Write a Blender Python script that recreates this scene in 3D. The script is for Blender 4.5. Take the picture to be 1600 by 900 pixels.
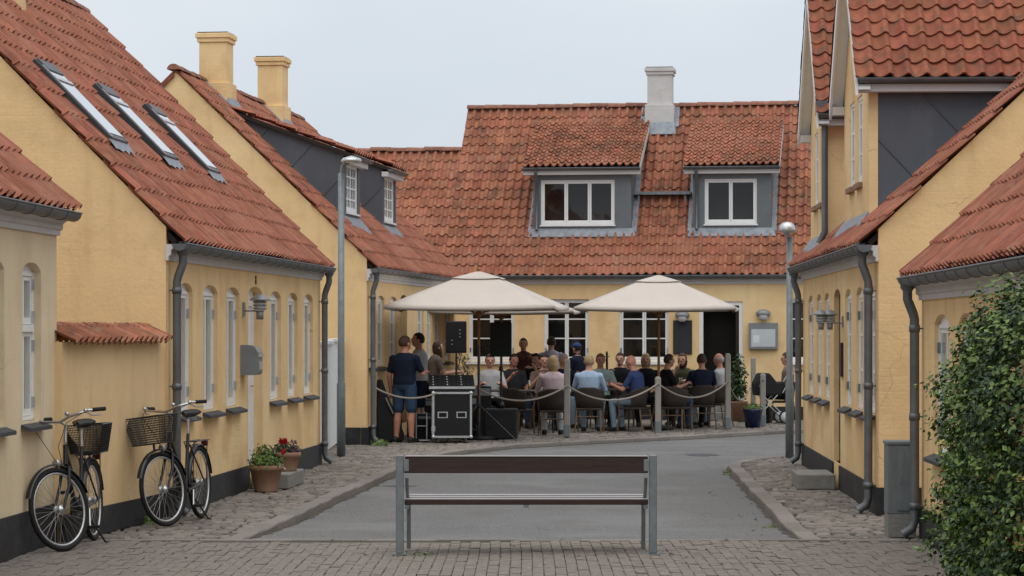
import bpy, bmesh, math, random
import numpy as np
from mathutils import Vector, Matrix, Euler, Quaternion

for o in list(bpy.data.objects): bpy.data.objects.remove(o)
scene = bpy.context.scene
COL = scene.collection
R = math.radians
rng = random.Random(11)

# ------------------------------------------------------------------ camera
EYE = 1.8
FPX = 4016.0            # focal length in pixels of the 1600 px wide photograph
HOR = 516.0             # horizon row
cd = bpy.data.cameras.new("camera"); cam = bpy.data.objects.new("camera", cd); COL.objects.link(cam)
cam.location = (0, 0, EYE); cam.rotation_euler = (R(90), 0, 0)
cd.sensor_width = 36; cd.lens = FPX/1600*36; cd.shift_y = (HOR-450)/1600
cd.clip_start = 0.3; cd.clip_end = 4000
scene.camera = cam

# ------------------------------------------------------------------ sky and sun
SUN_EL, SUN_AZ = 74.0, 175.0       # compass style: 0 = +Y, clockwise
w = bpy.data.worlds.new("World"); scene.world = w; w.use_nodes = True
nt = w.node_tree; nt.nodes.clear()
sky = nt.nodes.new("ShaderNodeTexSky"); sky.sky_type = 'NISHITA'; sky.sun_disc = False
sky.sun_elevation = R(SUN_EL); sky.sun_rotation = R(SUN_AZ); sky.air_density = 1.0; sky.dust_density = 4.0
b1 = nt.nodes.new("ShaderNodeBackground"); b1.inputs[1].default_value = 0.09
b2 = nt.nodes.new("ShaderNodeBackground"); b2.inputs[0].default_value = (0.76, 0.82, 0.88, 1); b2.inputs[1].default_value = 0.83
mx = nt.nodes.new("ShaderNodeMixShader")
tc = nt.nodes.new("ShaderNodeTexCoord"); mp = nt.nodes.new("ShaderNodeMapping"); mp.inputs['Scale'].default_value = (1.2, 1.2, 3.5)
nz = nt.nodes.new("ShaderNodeTexNoise"); nz.inputs['Scale'].default_value = 2.2; nz.inputs['Detail'].default_value = 4
mr = nt.nodes.new("ShaderNodeMapRange"); mr.inputs[1].default_value = .3; mr.inputs[2].default_value = .7; mr.inputs[3].default_value = .80; mr.inputs[4].default_value = .95
out = nt.nodes.new("ShaderNodeOutputWorld")
L_ = nt.links.new
L_(tc.outputs['Generated'], mp.inputs[0]); L_(mp.outputs[0], nz.inputs['Vector']); L_(nz.outputs[0], mr.inputs[0])
cr = nt.nodes.new('ShaderNodeMix'); cr.data_type = 'RGBA'; cr.inputs['A'].default_value = (.72, .79, .87, 1); cr.inputs['B'].default_value = (.80, .84, .885, 1); mr2 = nt.nodes.new('ShaderNodeMapRange'); mr2.inputs[1].default_value = .35; mr2.inputs[2].default_value = .65; L_(nz.outputs[0], mr2.inputs[0]); L_(mr2.outputs[0], cr.inputs['Factor']); L_(cr.outputs['Result'], b2.inputs[0])
L_(mr.outputs[0], mx.inputs[0]); L_(sky.outputs[0], b1.inputs[0]); L_(b1.outputs[0], mx.inputs[1]); L_(b2.outputs[0], mx.inputs[2]); L_(mx.outputs[0], out.inputs[0])
sd = bpy.data.lights.new("sun", 'SUN'); sd.energy = 1.5; sd.angle = R(85); sd.color = (1.0, 0.965, 0.91)
sun = bpy.data.objects.new("sun", sd); COL.objects.link(sun)
az = R(SUN_AZ); el = R(SUN_EL)
sdir = Vector((math.sin(az)*math.cos(el), math.cos(az)*math.cos(el), math.sin(el)))
sun.rotation_euler = sdir.to_track_quat('Z', 'Y').to_euler(); sun.location = sdir*60
vs = scene.view_settings; vs.view_transform = 'Standard'; vs.look = 'None'; vs.exposure = 0.34; vs.gamma = 1; vs.use_curve_mapping = False

# ------------------------------------------------------------------ materials
MATS = {}
def mat(name, col, rough=.8, metal=0.0, var=.12, scale=6, bump=0, bscale=40, stain=0, stain_col=None, stain_scale=1.2, spec=.35,
        world=False, isl=0, brick=None, stretch=None, sheen=0, stain_lo=.52, stain_hi=.72, detail=5, streak=0, crack=None, patch=0, lichen=0):
    if name in MATS: return MATS[name]
    m = bpy.data.materials.new(name); m.use_nodes = True; MATS[name] = m
    n = m.node_tree; N = n.nodes; L = n.links.new
    p = N['Principled BSDF']; p.inputs['Roughness'].default_value = rough; p.inputs['Metallic'].default_value = metal
    p.inputs['Specular IOR Level'].default_value = spec
    if world:
        g = N.new('ShaderNodeNewGeometry'); co = g.outputs['Position']
    else:
        t = N.new('ShaderNodeTexCoord'); co = t.outputs['Object']
    if stretch:
        mpp = N.new('ShaderNodeMapping'); mpp.inputs['Scale'].default_value = stretch; L(co, mpp.inputs[0]); cs = mpp.outputs[0]
    else: cs = co
    nz = N.new('ShaderNodeTexNoise'); nz.inputs['Scale'].default_value = scale; nz.inputs['Detail'].default_value = detail; nz.inputs['Roughness'].default_value = .62
    L(cs, nz.inputs['Vector'])
    mr = N.new('ShaderNodeMapRange'); mr.inputs[1].default_value = .25; mr.inputs[2].default_value = .75
    mr.inputs[3].default_value = 1-var; mr.inputs[4].default_value = 1+var; L(nz.outputs[0], mr.inputs[0])
    val = mr.outputs[0]
    if isl:
        g2 = N.new('ShaderNodeNewGeometry'); oi = N.new('ShaderNodeObjectInfo')
        ad = N.new('ShaderNodeMath'); ad.operation = 'ADD'; L(g2.outputs['Random Per Island'], ad.inputs[0]); L(oi.outputs['Random'], ad.inputs[1])
        fr = N.new('ShaderNodeMath'); fr.operation = 'FRACT'; L(ad.outputs[0], fr.inputs[0])
        m2 = N.new('ShaderNodeMapRange'); m2.inputs[3].default_value = 1-isl; m2.inputs[4].default_value = 1+isl; L(fr.outputs[0], m2.inputs[0])
        mu = N.new('ShaderNodeMath'); mu.operation = 'MULTIPLY'; L(val, mu.inputs[0]); L(m2.outputs[0], mu.inputs[1]); val = mu.outputs[0]
        RND = fr.outputs[0]
    vm = N.new('ShaderNodeVectorMath'); vm.operation = 'SCALE'; vm.inputs[0].default_value = col[:3]; L(val, vm.inputs['Scale'])
    cur = vm.outputs[0]
    if isl:
        hs = N.new('ShaderNodeHueSaturation'); m3 = N.new('ShaderNodeMapRange'); m3.inputs[3].default_value = .493; m3.inputs[4].default_value = .507
        m4 = N.new('ShaderNodeMath'); m4.operation = 'MULTIPLY'; m4.inputs[1].default_value = 7.31; L(RND, m4.inputs[0])
        m5 = N.new('ShaderNodeMath'); m5.operation = 'FRACT'; L(m4.outputs[0], m5.inputs[0]); L(m5.outputs[0], m3.inputs[0]); L(m3.outputs[0], hs.inputs['Hue']); L(cur, hs.inputs['Color']); cur = hs.outputs[0]
    if stain:
        s = N.new('ShaderNodeTexNoise'); s.inputs['Scale'].default_value = stain_scale; s.inputs['Detail'].default_value = 8; s.inputs['Roughness'].default_value = .7
        L(cs, s.inputs['Vector'])
        r2 = N.new('ShaderNodeMapRange'); r2.inputs[1].default_value = stain_lo; r2.inputs[2].default_value = stain_hi; r2.inputs[3].default_value = 0; r2.inputs[4].default_value = stain; L(s.outputs[0], r2.inputs[0])
        mixn = N.new('ShaderNodeMix'); mixn.data_type = 'RGBA'; L(r2.outputs[0], mixn.inputs['Factor']); L(cur, mixn.inputs['A']); mixn.inputs['B'].default_value = (*(stain_col or (.1, .09, .08)), 1)
        cur = mixn.outputs['Result']
    def darken(fac_socket, col2):
        nonlocal cur
        mm = N.new('ShaderNodeMix'); mm.data_type = 'RGBA'; L(fac_socket, mm.inputs['Factor']); L(cur, mm.inputs['A']); mm.inputs['B'].default_value = (*col2, 1); cur = mm.outputs['Result']
    def noise_mask(scale_, stretch_, lo, hi, amt, det=5):
        mq = N.new('ShaderNodeMapping'); mq.inputs['Scale'].default_value = stretch_; L(co, mq.inputs[0]); nq = N.new('ShaderNodeTexNoise'); nq.inputs['Scale'].default_value = scale_; nq.inputs['Detail'].default_value = det; L(mq.outputs[0], nq.inputs['Vector'])
        rq = N.new('ShaderNodeMapRange'); rq.inputs[1].default_value = lo; rq.inputs[2].default_value = hi; rq.inputs[3].default_value = 0; rq.inputs[4].default_value = amt; L(nq.outputs[0], rq.inputs[0]); return rq.outputs[0]
    if patch:      # faded and repainted areas
        darken(noise_mask(.55, (1, 1, 1.3), .50, .62, patch), tuple(min(.9, c*1.12+.03) for c in col)); darken(noise_mask(.8, (1.3, 1, 1), .55, .66, patch), tuple(c*k for c, k in zip(col, (.84, .80, .74))))
    if lichen:     # pale grey-orange bloom on old clay
        darken(noise_mask(6.5, (1, 1, 1), .54, .72, lichen, 8), (.34, .225, .155))
    if streak:     # old run marks
        darken(noise_mask(4.2, (1, 1, .13), .57, .80, streak, 8), tuple(c*k for c, k in zip(col, (.66, .60, .54))))
    if crack:
        cs_, cw_, ca_ = crack; wn = N.new('ShaderNodeTexNoise'); wn.inputs['Scale'].default_value = 2.3; wn.inputs['Detail'].default_value = 4; L(co, wn.inputs['Vector']); av = N.new('ShaderNodeVectorMath'); av.operation = 'MULTIPLY_ADD'; av.inputs[1].default_value = (.5, .5, .5); L(wn.outputs['Color'], av.inputs[0]); L(co, av.inputs[2])
        vo = N.new('ShaderNodeTexVoronoi'); vo.feature = 'DISTANCE_TO_EDGE'; vo.inputs['Scale'].default_value = cs_; L(av.outputs[0], vo.inputs['Vector']); rv = N.new('ShaderNodeMapRange'); rv.inputs[1].default_value = 0; rv.inputs[2].default_value = cw_; rv.inputs[3].default_value = 1; rv.inputs[4].default_value = 0; L(vo.outputs['Distance'], rv.inputs[0])
        mq2 = N.new('ShaderNodeMath'); mq2.operation = 'MULTIPLY'; L(rv.outputs[0], mq2.inputs[0]); L(noise_mask(.9, (1, 1, 1), .54, .62, ca_), mq2.inputs[1]); darken(mq2.outputs[0], tuple(c*.42 for c in col))
    L(cur, p.inputs['Base Color'])
    h = None
    if bump:
        bn = N.new('ShaderNodeTexNoise'); bn.inputs['Scale'].default_value = bscale; bn.inputs['Detail'].default_value = 4; L(cs, bn.inputs['Vector']); h = bn.outputs[0]
        if brick:
            sx = N.new('ShaderNodeSeparateXYZ'); L(co, sx.inputs[0]); a = N.new('ShaderNodeMath'); L(sx.outputs[0], a.inputs[0]); L(sx.outputs[1], a.inputs[1])
            cx = N.new('ShaderNodeCombineXYZ'); L(a.outputs[0], cx.inputs[0])
            dn = N.new('ShaderNodeTexNoise'); dn.inputs['Scale'].default_value = 1.6; dn.inputs['Detail'].default_value = 3; L(co, dn.inputs['Vector'])
            dz = N.new('ShaderNodeMath'); dz.operation = 'MULTIPLY_ADD'; dz.inputs[1].default_value = .05; L(dn.outputs[0], dz.inputs[0]); L(sx.outputs[2], dz.inputs[2])
            L(dz.outputs[0], cx.inputs[1])
            bt = N.new('ShaderNodeTexBrick'); bt.inputs['Scale'].default_value = 1.0; bt.inputs['Brick Width'].default_value = .235; bt.inputs['Row Height'].default_value = .072
            bt.inputs['Mortar Size'].default_value = .010; bt.inputs['Mortar Smooth'].default_value = .8; bt.inputs['Color1'].default_value = (1, 1, 1, 1); bt.inputs['Color2'].default_value = (.7, .7, .7, 1); bt.inputs['Mortar'].default_value = (0, 0, 0, 1)
            L(cx.outputs[0], bt.inputs['Vector'])
            # paint hides the joints unevenly
            mk = N.new('ShaderNodeTexNoise'); mk.inputs['Scale'].default_value = .9; mk.inputs['Detail'].default_value = 5; L(co, mk.inputs['Vector'])
            mk2 = N.new('ShaderNodeMapRange'); mk2.inputs[1].default_value = .35; mk2.inputs[2].default_value = .65; mk2.inputs[4].default_value = brick; L(mk.outputs[0], mk2.inputs[0])
            ml = N.new('ShaderNodeMath'); ml.operation = 'MULTIPLY'; L(bt.outputs['Color'], ml.inputs[0]); L(mk2.outputs[0], ml.inputs[1])
            sm = N.new('ShaderNodeMath'); sm.operation = 'ADD'; L(h, sm.inputs[0]); L(ml.outputs[0], sm.inputs[1]); h = sm.outputs[0]
        bp = N.new('ShaderNodeBump'); bp.inputs['Strength'].default_value = min(1, bump); bp.inputs['Distance'].default_value = .012 if not brick else .008; L(h, bp.inputs['Height']); L(bp.outputs[0], p.inputs['Normal'])
    if sheen: p.inputs['Sheen Weight'].default_value = sheen
    return m

def glass_mat(name, tint=(.9, .95, .95)):
    m = bpy.data.materials.new(name); m.use_nodes = True; MATS[name] = m; n = m.node_tree; N = n.nodes; N.clear(); L = n.links.new
    o = N.new('ShaderNodeOutputMaterial'); mx = N.new('ShaderNodeMixShader'); t = N.new('ShaderNodeBsdfTransparent'); t.inputs[0].default_value = (*tint, 1)
    g = N.new('ShaderNodeBsdfGlossy'); g.inputs['Roughness'].default_value = .02; f = N.new('ShaderNodeFresnel'); f.inputs[0].default_value = 1.6
    nz = N.new('ShaderNodeTexNoise'); nz.inputs['Scale'].default_value = 1.3; tcx = N.new('ShaderNodeTexCoord'); L(tcx.outputs['Object'], nz.inputs['Vector'])
    bp = N.new('ShaderNodeBump'); bp.inputs['Strength'].default_value = .15; bp.inputs['Distance'].default_value = .02; L(nz.outputs[0], bp.inputs['Height']); L(bp.outputs[0], g.inputs['Normal'])
    gg = N.new('ShaderNodeNewGeometry'); mb_ = N.new('ShaderNodeMapRange'); mb_.inputs[3].default_value = 1.6; mb_.inputs[4].default_value = 1/1.6; L(gg.outputs['Backfacing'], mb_.inputs[0]); L(mb_.outputs[0], f.inputs[0])   # a thin pane: same reflection from both sides
    L(f.outputs[0], mx.inputs[0]); L(t.outputs[0], mx.inputs[1]); L(g.outputs[0], mx.inputs[2]); L(mx.outputs[0], o.inputs[0]); return m

WHITE = mat('white_paint', (.82, .82, .81), .45, var=.05, scale=8, bump=.05, spec=.4)
CORN = mat('cornice_paint', (.60, .585, .575), .75, var=.10, scale=5, bump=.15, bscale=30, stain=.35, stain_col=(.33, .31, .28), stain_scale=2.5)
YELLOW = mat('yellow_limewash', (.83, .585, .31), .92, patch=.75, streak=.45, crack=(1.1, .006, .7), var=.08, scale=1.4, bump=.5, bscale=26, brick=.22, stain=.60, stain_col=(.60, .42, .21), stain_scale=1.3, spec=.15)
YELLOW2 = mat('ochre_limewash', (.82, .57, .295), .92, patch=.75, streak=.55, crack=(1.3, .006, .7), var=.08, scale=1.7, bump=.5, bscale=26, brick=.25, stain=.38, stain_col=(.56, .39, .20), stain_scale=1.4, spec=.15)
RENDERW = mat('streaked_render', (.80, .575, .315), .92, patch=.6, streak=.5, crack=(1.5, .006, .6), var=.07, scale=2.2, bump=.35, bscale=18, stain=.42, stain_col=(.56, .42, .25), stain_scale=1.6, spec=.15, stretch=(1.1, 1.1, .5))
CREAM = mat('cream_limewash', (.74, .61, .41), .92, patch=.6, streak=.65, crack=(1.2, .006, .6), var=.08, scale=1.5, bump=.4, bscale=22, stain=.35, stain_col=(.55, .43, .27), stain_scale=1.6, spec=.15, stretch=(1, 1, .45))
GREYCH = mat('grey_render', (.60, .59, .575), .9, var=.12, scale=4, bump=.4, bscale=20, brick=.6, stain=.4, stain_col=(.30, .29, .28), stain_scale=2)
TAR = mat('black_tar', (.022, .023, .026), .6, var=.3, scale=7, bump=.4, bscale=22, stain=.5, stain_col=(.07, .068, .065), stain_scale=3)
ZINC = mat('zinc_pipe', (.155, .165, .175), .5, .55, var=.2, scale=5, stain=.5, stain_col=(.09, .10, .105), stain_scale=4, bump=.05)
ZINCD = mat('dark_zinc_sheet', (.115, .125, .142), .55, .35, var=.12, scale=1.5, stain=.45, stain_col=(.17, .178, .19), stain_scale=3, stretch=(1, 1, .3))
ZINCF = mat('grey_zinc_front', (.16, .175, .185), .55, .3, var=.1, scale=3, stain=.3, stain_col=(.22, .23, .24), stain_scale=4)
LEAD = mat('lead_flashing', (.26, .28, .31), .6, .3, var=.3, scale=9, bump=.5, bscale=14, stain=.4, stain_col=(.14, .15, .17), stain_scale=7)
STEEL = mat('galvanised_steel', (.20, .225, .235), .5, .35, var=.18, scale=14, stain=.35, stain_col=(.18, .20, .21), stain_scale=6)
SLATE = mat('slate_sill', (.055, .056, .062), .6, var=.25, scale=12, bump=.3, bscale=40)
TILE_O = mat('orange_pantile', (.325, .124, .073), .88, lichen=.55, var=.26, scale=9, isl=.22, patch=.55, stain=.80, stain_col=(.085, .056, .040), stain_scale=2.4, world=True, bump=.25, bscale=60, spec=.2, stain_lo=.45, stain_hi=.68)
TILE_R = mat('red_pantile', (.285, .103, .063), .85, lichen=.38, var=.28, scale=8, isl=.22, patch=.5, stain=.75, stain_col=(.095, .052, .038), stain_scale=2.2, world=True, bump=.25, bscale=60, spec=.25)
TILE_L = mat('lichened_pantile', (.285, .098, .058), .9, var=.22, scale=10, isl=.16, stain=.85, stain_col=(.11, .085, .06), stain_scale=7.5, world=True, bump=.3, bscale=60, spec=.2, stain_lo=.50, stain_hi=.68)
RIDGE = mat('mossy_ridge_tile', (.27, .125, .085), .95, var=.3, scale=12, isl=.2, stain=.8, stain_col=(.13, .115, .085), stain_scale=9, world=True, bump=.5, bscale=30)
UNDER = mat('roof_underlay', (.03, .024, .02), .95, var=.2, scale=4)
DARK = mat('unlit_room_black', (.010, .009, .008), .95, var=.2, scale=3)
CURT = mat('pale_curtain', (.55, .55, .53), .9, var=.12, scale=10, stretch=(1, 1, .1))
GLASS = glass_mat('window_glass', (.96, .98, .98))
DGLASS = mat('roof_window_glass', (.66, .69, .72), .03, .95, var=.03)
ASPH = mat('asphalt', (.148, .147, .146), .88, patch=.5, crack=(.55, .012, .75), var=.38, scale=42, bump=.5, bscale=70, stain=.5, stain_col=(.115, .113, .112), stain_scale=.8, world=True, spec=.3, detail=4, stretch=(1, .35, 1))
PATCH = mat('asphalt_patch_dark', (.085, .086, .09), .9, var=.25, scale=60, bump=.3, bscale=110, world=True)
MORT = mat('joint_sand', (.055, .047, .038), .95, var=.3, scale=16, world=True, bump=.3)
COB = mat('granite_cobble', (.200, .176, .154), .88, var=.22, scale=22, isl=.26, stain=.4, stain_col=(.17, .15, .13), stain_scale=1.1, world=True, bump=.5, bscale=45, spec=.3)
KERB = mat('granite_kerb', (.205, .184, .165), .85, var=.18, scale=35, isl=.16, stain=.35, stain_col=(.20, .18, .165), stain_scale=1.5, world=True, bump=.5, bscale=50, spec=.3)
MORTF = mat('paver_joint', (.15, .132, .115), .95, var=.3, scale=16, world=True)
PAV = mat('concrete_paver', (.195, .172, .150), .9, var=.34, scale=20, isl=.055, stain=.4, stain_col=(.205, .183, .16), stain_scale=1.0, world=True, bump=.4, bscale=70, spec=.25)
STONE = mat('grey_stone', (.24, .235, .22), .9, var=.2, scale=14, bump=.5, bscale=30, stain=.4, stain_col=(.13, .125, .115), stain_scale=4)
EARTH = mat('earth', (.15, .14, .125), .95, var=.2, scale=.6, world=True)
WOODB = mat('brown_bench_wood', (.040, .021, .016), .5, var=.3, scale=4, stretch=(1, 8, 8), bump=.15, bscale=12, spec=.35)
RUBBER = mat('black_rubber', (.012, .012, .013), .75, var=.15, scale=10)
BLACKP = mat('black_enamel', (.012, .012, .014), .28, var=.1, scale=8, spec=.5)
CHROME = mat('worn_chrome', (.50, .50, .50), .28, .9, var=.15, scale=20)
ALU = mat('aluminium', (.58, .59, .60), .38, .75, var=.12, scale=20)
LEATH = mat('black_leather', (.02, .019, .019), .5, var=.2, scale=30, bump=.2)
TERRA = mat('terracotta', (.30, .175, .115), .9, var=.15, scale=5, bump=.2, bscale=30, stain=.4, stain_col=(.36, .27, .21), stain_scale=4)
BLUEG = mat('blue_glaze', (.010, .018, .075), .2, var=.15, scale=6, spec=.6)
SOIL = mat('soil', (.03, .022, .015), 1, var=.3, scale=30, bump=.6)
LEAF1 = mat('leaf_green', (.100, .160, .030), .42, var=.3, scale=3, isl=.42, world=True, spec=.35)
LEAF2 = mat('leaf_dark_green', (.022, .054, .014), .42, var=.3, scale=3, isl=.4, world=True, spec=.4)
STEM = mat('stem_brown', (.08, .05, .03), .9, var=.25, scale=12)
ROSEY = mat('yellow_rose', (.72, .56, .24), .7, var=.12, scale=30, isl=.15)
PINK = mat('white_pink_petal', (.70, .55, .55), .7, var=.1, scale=30, isl=.15)
LAMPR = mat('rear_lamp_red', (.08, .008, .01), .3)
REDP = mat('red_petal', (.45, .012, .03), .6, var=.2, scale=30, isl=.2)
PURP = mat('dusky_purple_leaf', (.10, .055, .075), .7, var=.25, scale=20, isl=.3)
CANV = mat('beige_canvas', (.53, .465, .41), .85, var=.05, scale=3, bump=.12, bscale=9, stain=.2, stain_col=(.50, .43, .37), stain_scale=2, sheen=.2)
TEAK = mat('teak', (.28, .125, .05), .55, var=.2, scale=6, stretch=(6, 6, 1), bump=.1)
GREYW = mat('weathered_post', (.32, .295, .26), .9, var=.22, scale=10, stretch=(6, 6, .7), bump=.4, bscale=18)
ROPE = mat('hemp_rope', (.29, .255, .21), .95, var=.2, scale=60, bump=.6, bscale=90)
WICK = mat('brown_wicker', (.042, .030, .024), .7, var=.35, scale=70, stretch=(1, 1, 3), bump=.7, bscale=90)
RATT = mat('rattan_leg', (.15, .095, .055), .6, var=.2, scale=12)
BENCHSHEEN = mat('bench_sky_sheen', (.36, .335, .335), .4, var=.12, scale=5, stretch=(1, 6, 6), spec=.6)  # pale grey paints in the sky reflected on the bench wood
CASEB = mat('case_laminate', (.010, .010, .011), .5, var=.2, scale=30, bump=.1)
GRILL = mat('speaker_grille', (.010, .010, .011), .7, var=.3, scale=150, bump=.5, bscale=220)
PLAST = mat('black_plastic', (.014, .014, .016), .6, var=.15, scale=30, bump=.1)
CLOTHB = mat('black_nylon', (.012, .012, .013), .8, var=.2, scale=16, bump=.3, bscale=12)
GREYM = mat('grey_metal_box', (.25, .26, .265), .45, .3, var=.08, scale=8)
CABM = mat('cabinet_grey', (.165, .185, .195), .65, .15, var=.14, scale=12, stain=.5, stain_col=(.25, .255, .25), stain_scale=6, stretch=(1, 1, .6))
PAPER = mat('pale_paper', (.62, .64, .65), .7, var=.06, scale=5)
CHALK = mat('blackboard', (.030, .032, .036), .7, var=.2, scale=6)
BROWND = mat('dark_brown_door', (.035, .022, .016), .5, var=.2, scale=5, stretch=(6, 6, 1))
BLUET = mat('blue_paint', (.05, .09, .2), .5, var=.1)

# ------------------------------------------------------------------ mesh builder
class MB:
    def __init__(s): s.v = []; s.f = []; s.m = []; s.sm = []
    def add(s, vs, fs, mi=0, smooth=False):
        o = len(s.v); s.v += [tuple(x) for x in vs]
        for f in fs: s.f.append(tuple(i+o for i in f)); s.m.append(mi); s.sm.append(smooth)
        return s
    def box(s, x0, x1, y0, y1, z0, z1, mi=0):
        v = [(x0,y0,z0),(x1,y0,z0),(x1,y1,z0),(x0,y1,z0),(x0,y0,z1),(x1,y0,z1),(x1,y1,z1),(x0,y1,z1)]
        return s.add(v, [(0,3,2,1),(4,5,6,7),(0,1,5,4),(1,2,6,5),(2,3,7,6),(3,0,4,7)], mi)
    def hexa(s, v, mi=0):
        return s.add(v, [(0,3,2,1),(4,5,6,7),(0,1,5,4),(1,2,6,5),(2,3,7,6),(3,0,4,7)], mi)
    def poly(s, pts, mi=0): return s.add(pts, [tuple(range(len(pts)))], mi)
    def prism(s, pts, off, mi=0):
        n = len(pts); o = Vector(off); q = [tuple(Vector(p)+o) for p in pts]
        fs = [tuple(range(n))[::-1], tuple(range(n, 2*n))] + [(i, (i+1) % n, n+(i+1) % n, n+i) for i in range(n)]
        return s.add(list(pts)+q, fs, mi)
    def extr_u(s, prof, u0, u1, mi=0, smooth=False, cap=True, closed=True):
        n = len(prof); v = [(u0, a, b) for a, b in prof]+[(u1, a, b) for a, b in prof]
        rg = range(n if closed else n-1)
        fs = [(i, n+i, n+(i+1) % n, (i+1) % n) for i in rg]
        s.add(v, fs, mi, smooth)
        if cap and closed: s.add(v, [tuple(range(n)), tuple(range(2*n-1, n-1, -1))], mi)
        return s
    def tube(s, pts, r, n=8, mi=0, cap=True, smooth=True, closed=False):
        P = [Vector(p) for p in pts]; k = len(P); rs = r if isinstance(r, (list, tuple)) else [r]*k
        T = []
        for i in range(k):
            a = P[i-1] if (i > 0 or closed) else P[i]; b = P[(i+1) % k] if (i < k-1 or closed) else P[i]
            t = (b-a); T.append(t.normalized() if t.length > 1e-9 else Vector((0, 0, 1)))
        ref = Vector((0, 0, 1)) if abs(T[0].z) < .9 else Vector((1, 0, 0))
        nrm = T[0].cross(ref).normalized(); v = []; 
        for i in range(k):
            if i > 0:
                q = T[i-1].rotation_difference(T[i]); nrm = q @ nrm
                nrm = (nrm - T[i]*nrm.dot(T[i])).normalized()
            bi = T[i].cross(nrm)
            for j in range(n):
                a = 2*math.pi*j/n; v.append(P[i]+(nrm*math.cos(a)+bi*math.sin(a))*rs[i])
        fs = []
        for i in range(k if closed else k-1):
            i2 = (i+1) % k
            for j in range(n): fs.append((i*n+j, i*n+(j+1) % n, i2*n+(j+1) % n, i2*n+j))
        s.add(v, fs, mi, smooth)
        if cap and not closed: s.add([v[j] for j in range(n)], [tuple(range(n))[::-1]], mi); s.add([v[(k-1)*n+j] for j in range(n)], [tuple(range(n))], mi)
        return s
    def lathe(s, prof, n=20, c=(0, 0, 0), mi=0, smooth=True, axis='z'):
        v = []; k = len(prof)
        for r, z in prof:
            for j in range(n):
                a = 2*math.pi*j/n; p = (r*math.cos(a), r*math.sin(a), z)
                if axis == 'y': p = (p[0], p[2], p[1])
                if axis == 'x': p = (p[2], p[0], p[1])
                v.append((p[0]+c[0], p[1]+c[1], p[2]+c[2]))
        fs = [(i*n+j, i*n+(j+1) % n, (i+1)*n+(j+1) % n, (i+1)*n+j) for i in range(k-1) for j in range(n)]
        s.add(v, fs, mi, smooth)
        return s
    def torus(s, c, Rr, r, n=32, m=8, axis='y', mi=0, a0=0, a1=2*math.pi):
        full = abs(a1-a0-2*math.pi) < 1e-6; k = n if full else n+1; pts = []
        for i in range(k):
            a = a0+(a1-a0)*i/n; x, z = Rr*math.cos(a), Rr*math.sin(a)
            pts.append((c[0]+x, c[1], c[2]+z) if axis == 'y' else ((c[0]+x, c[1]+z, c[2]) if axis == 'z' else (c[0], c[1]+x, c[2]+z)))
        return s.tube(pts, r, m, mi, closed=full)
    def sphere(s, c, r, n=12, m=8, mi=0):
        rx, ry, rz = r if isinstance(r, (tuple, list)) else (r, r, r); v = []; fs = []
        for i in range(m+1):
            t = math.pi*i/m
            for j in range(n):
                a = 2*math.pi*j/n; v.append((c[0]+rx*math.sin(t)*math.cos(a), c[1]+ry*math.sin(t)*math.sin(a), c[2]+rz*math.cos(t)))
        for i in range(m):
            for j in range(n): fs.append((i*n+j, (i+1)*n+j, (i+1)*n+(j+1) % n, i*n+(j+1) % n))
        return s.add(v, fs, mi, True)
    def xf(s, M, start=0):
        for i in range(start, len(s.v)): s.v[i] = tuple(M @ Vector(s.v[i]))
        return s
    def mesh(s, name, mats):
        me = bpy.data.meshes.new(name); me.from_pydata([tuple(map(float, v)) for v in s.v], [], s.f)
        for m in (mats if isinstance(mats, (list, tuple)) else [mats]): me.materials.append(m)
        me.polygons.foreach_set('material_index', s.m); me.polygons.foreach_set('use_smooth', s.sm); me.update(); return me
    def build(s, name, mats, parent=None, bevel=0, seg=1):
        o = bpy.data.objects.new(name, s.mesh(name, mats)); COL.objects.link(o); o.parent = parent
        if bevel:
            b = o.modifiers.new('bevel', 'BEVEL'); b.width = bevel; b.segments = seg; b.limit_method = 'ANGLE'
        return o

def thing(name, label, cat, loc=(0, 0, 0), rz=0, group=None):
    o = bpy.data.objects.new(name, None); COL.objects.link(o); o.location = loc; o.rotation_euler = (0, 0, rz); o.empty_display_size = .1
    o['label'] = label; o['category'] = cat
    if group: o['group'] = group
    return o
def tag(o, label, cat, group=None):
    o['label'] = label; o['category'] = cat
    if group: o['group'] = group
    return o
def structure(o): o['kind'] = 'structure'; return o
def inst(name, me, parent, M):
    o = bpy.data.objects.new(name, me); COL.objects.link(o); o.parent = parent; o.matrix_local = M; return o
def copy_tree(o, parent=None):
    c = o.copy(); COL.objects.link(c); c.parent = parent
    for ch in o.children: copy_tree(ch, c)
    return c
def in_frame(P, margin=30):
    x, d, z = P
    if d < 3: return False
    px = 800+FPX*x/d; py = HOR-FPX*(z-EYE)/d
    return -margin < px < 1600+margin and -margin < py < 900+margin
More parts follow.
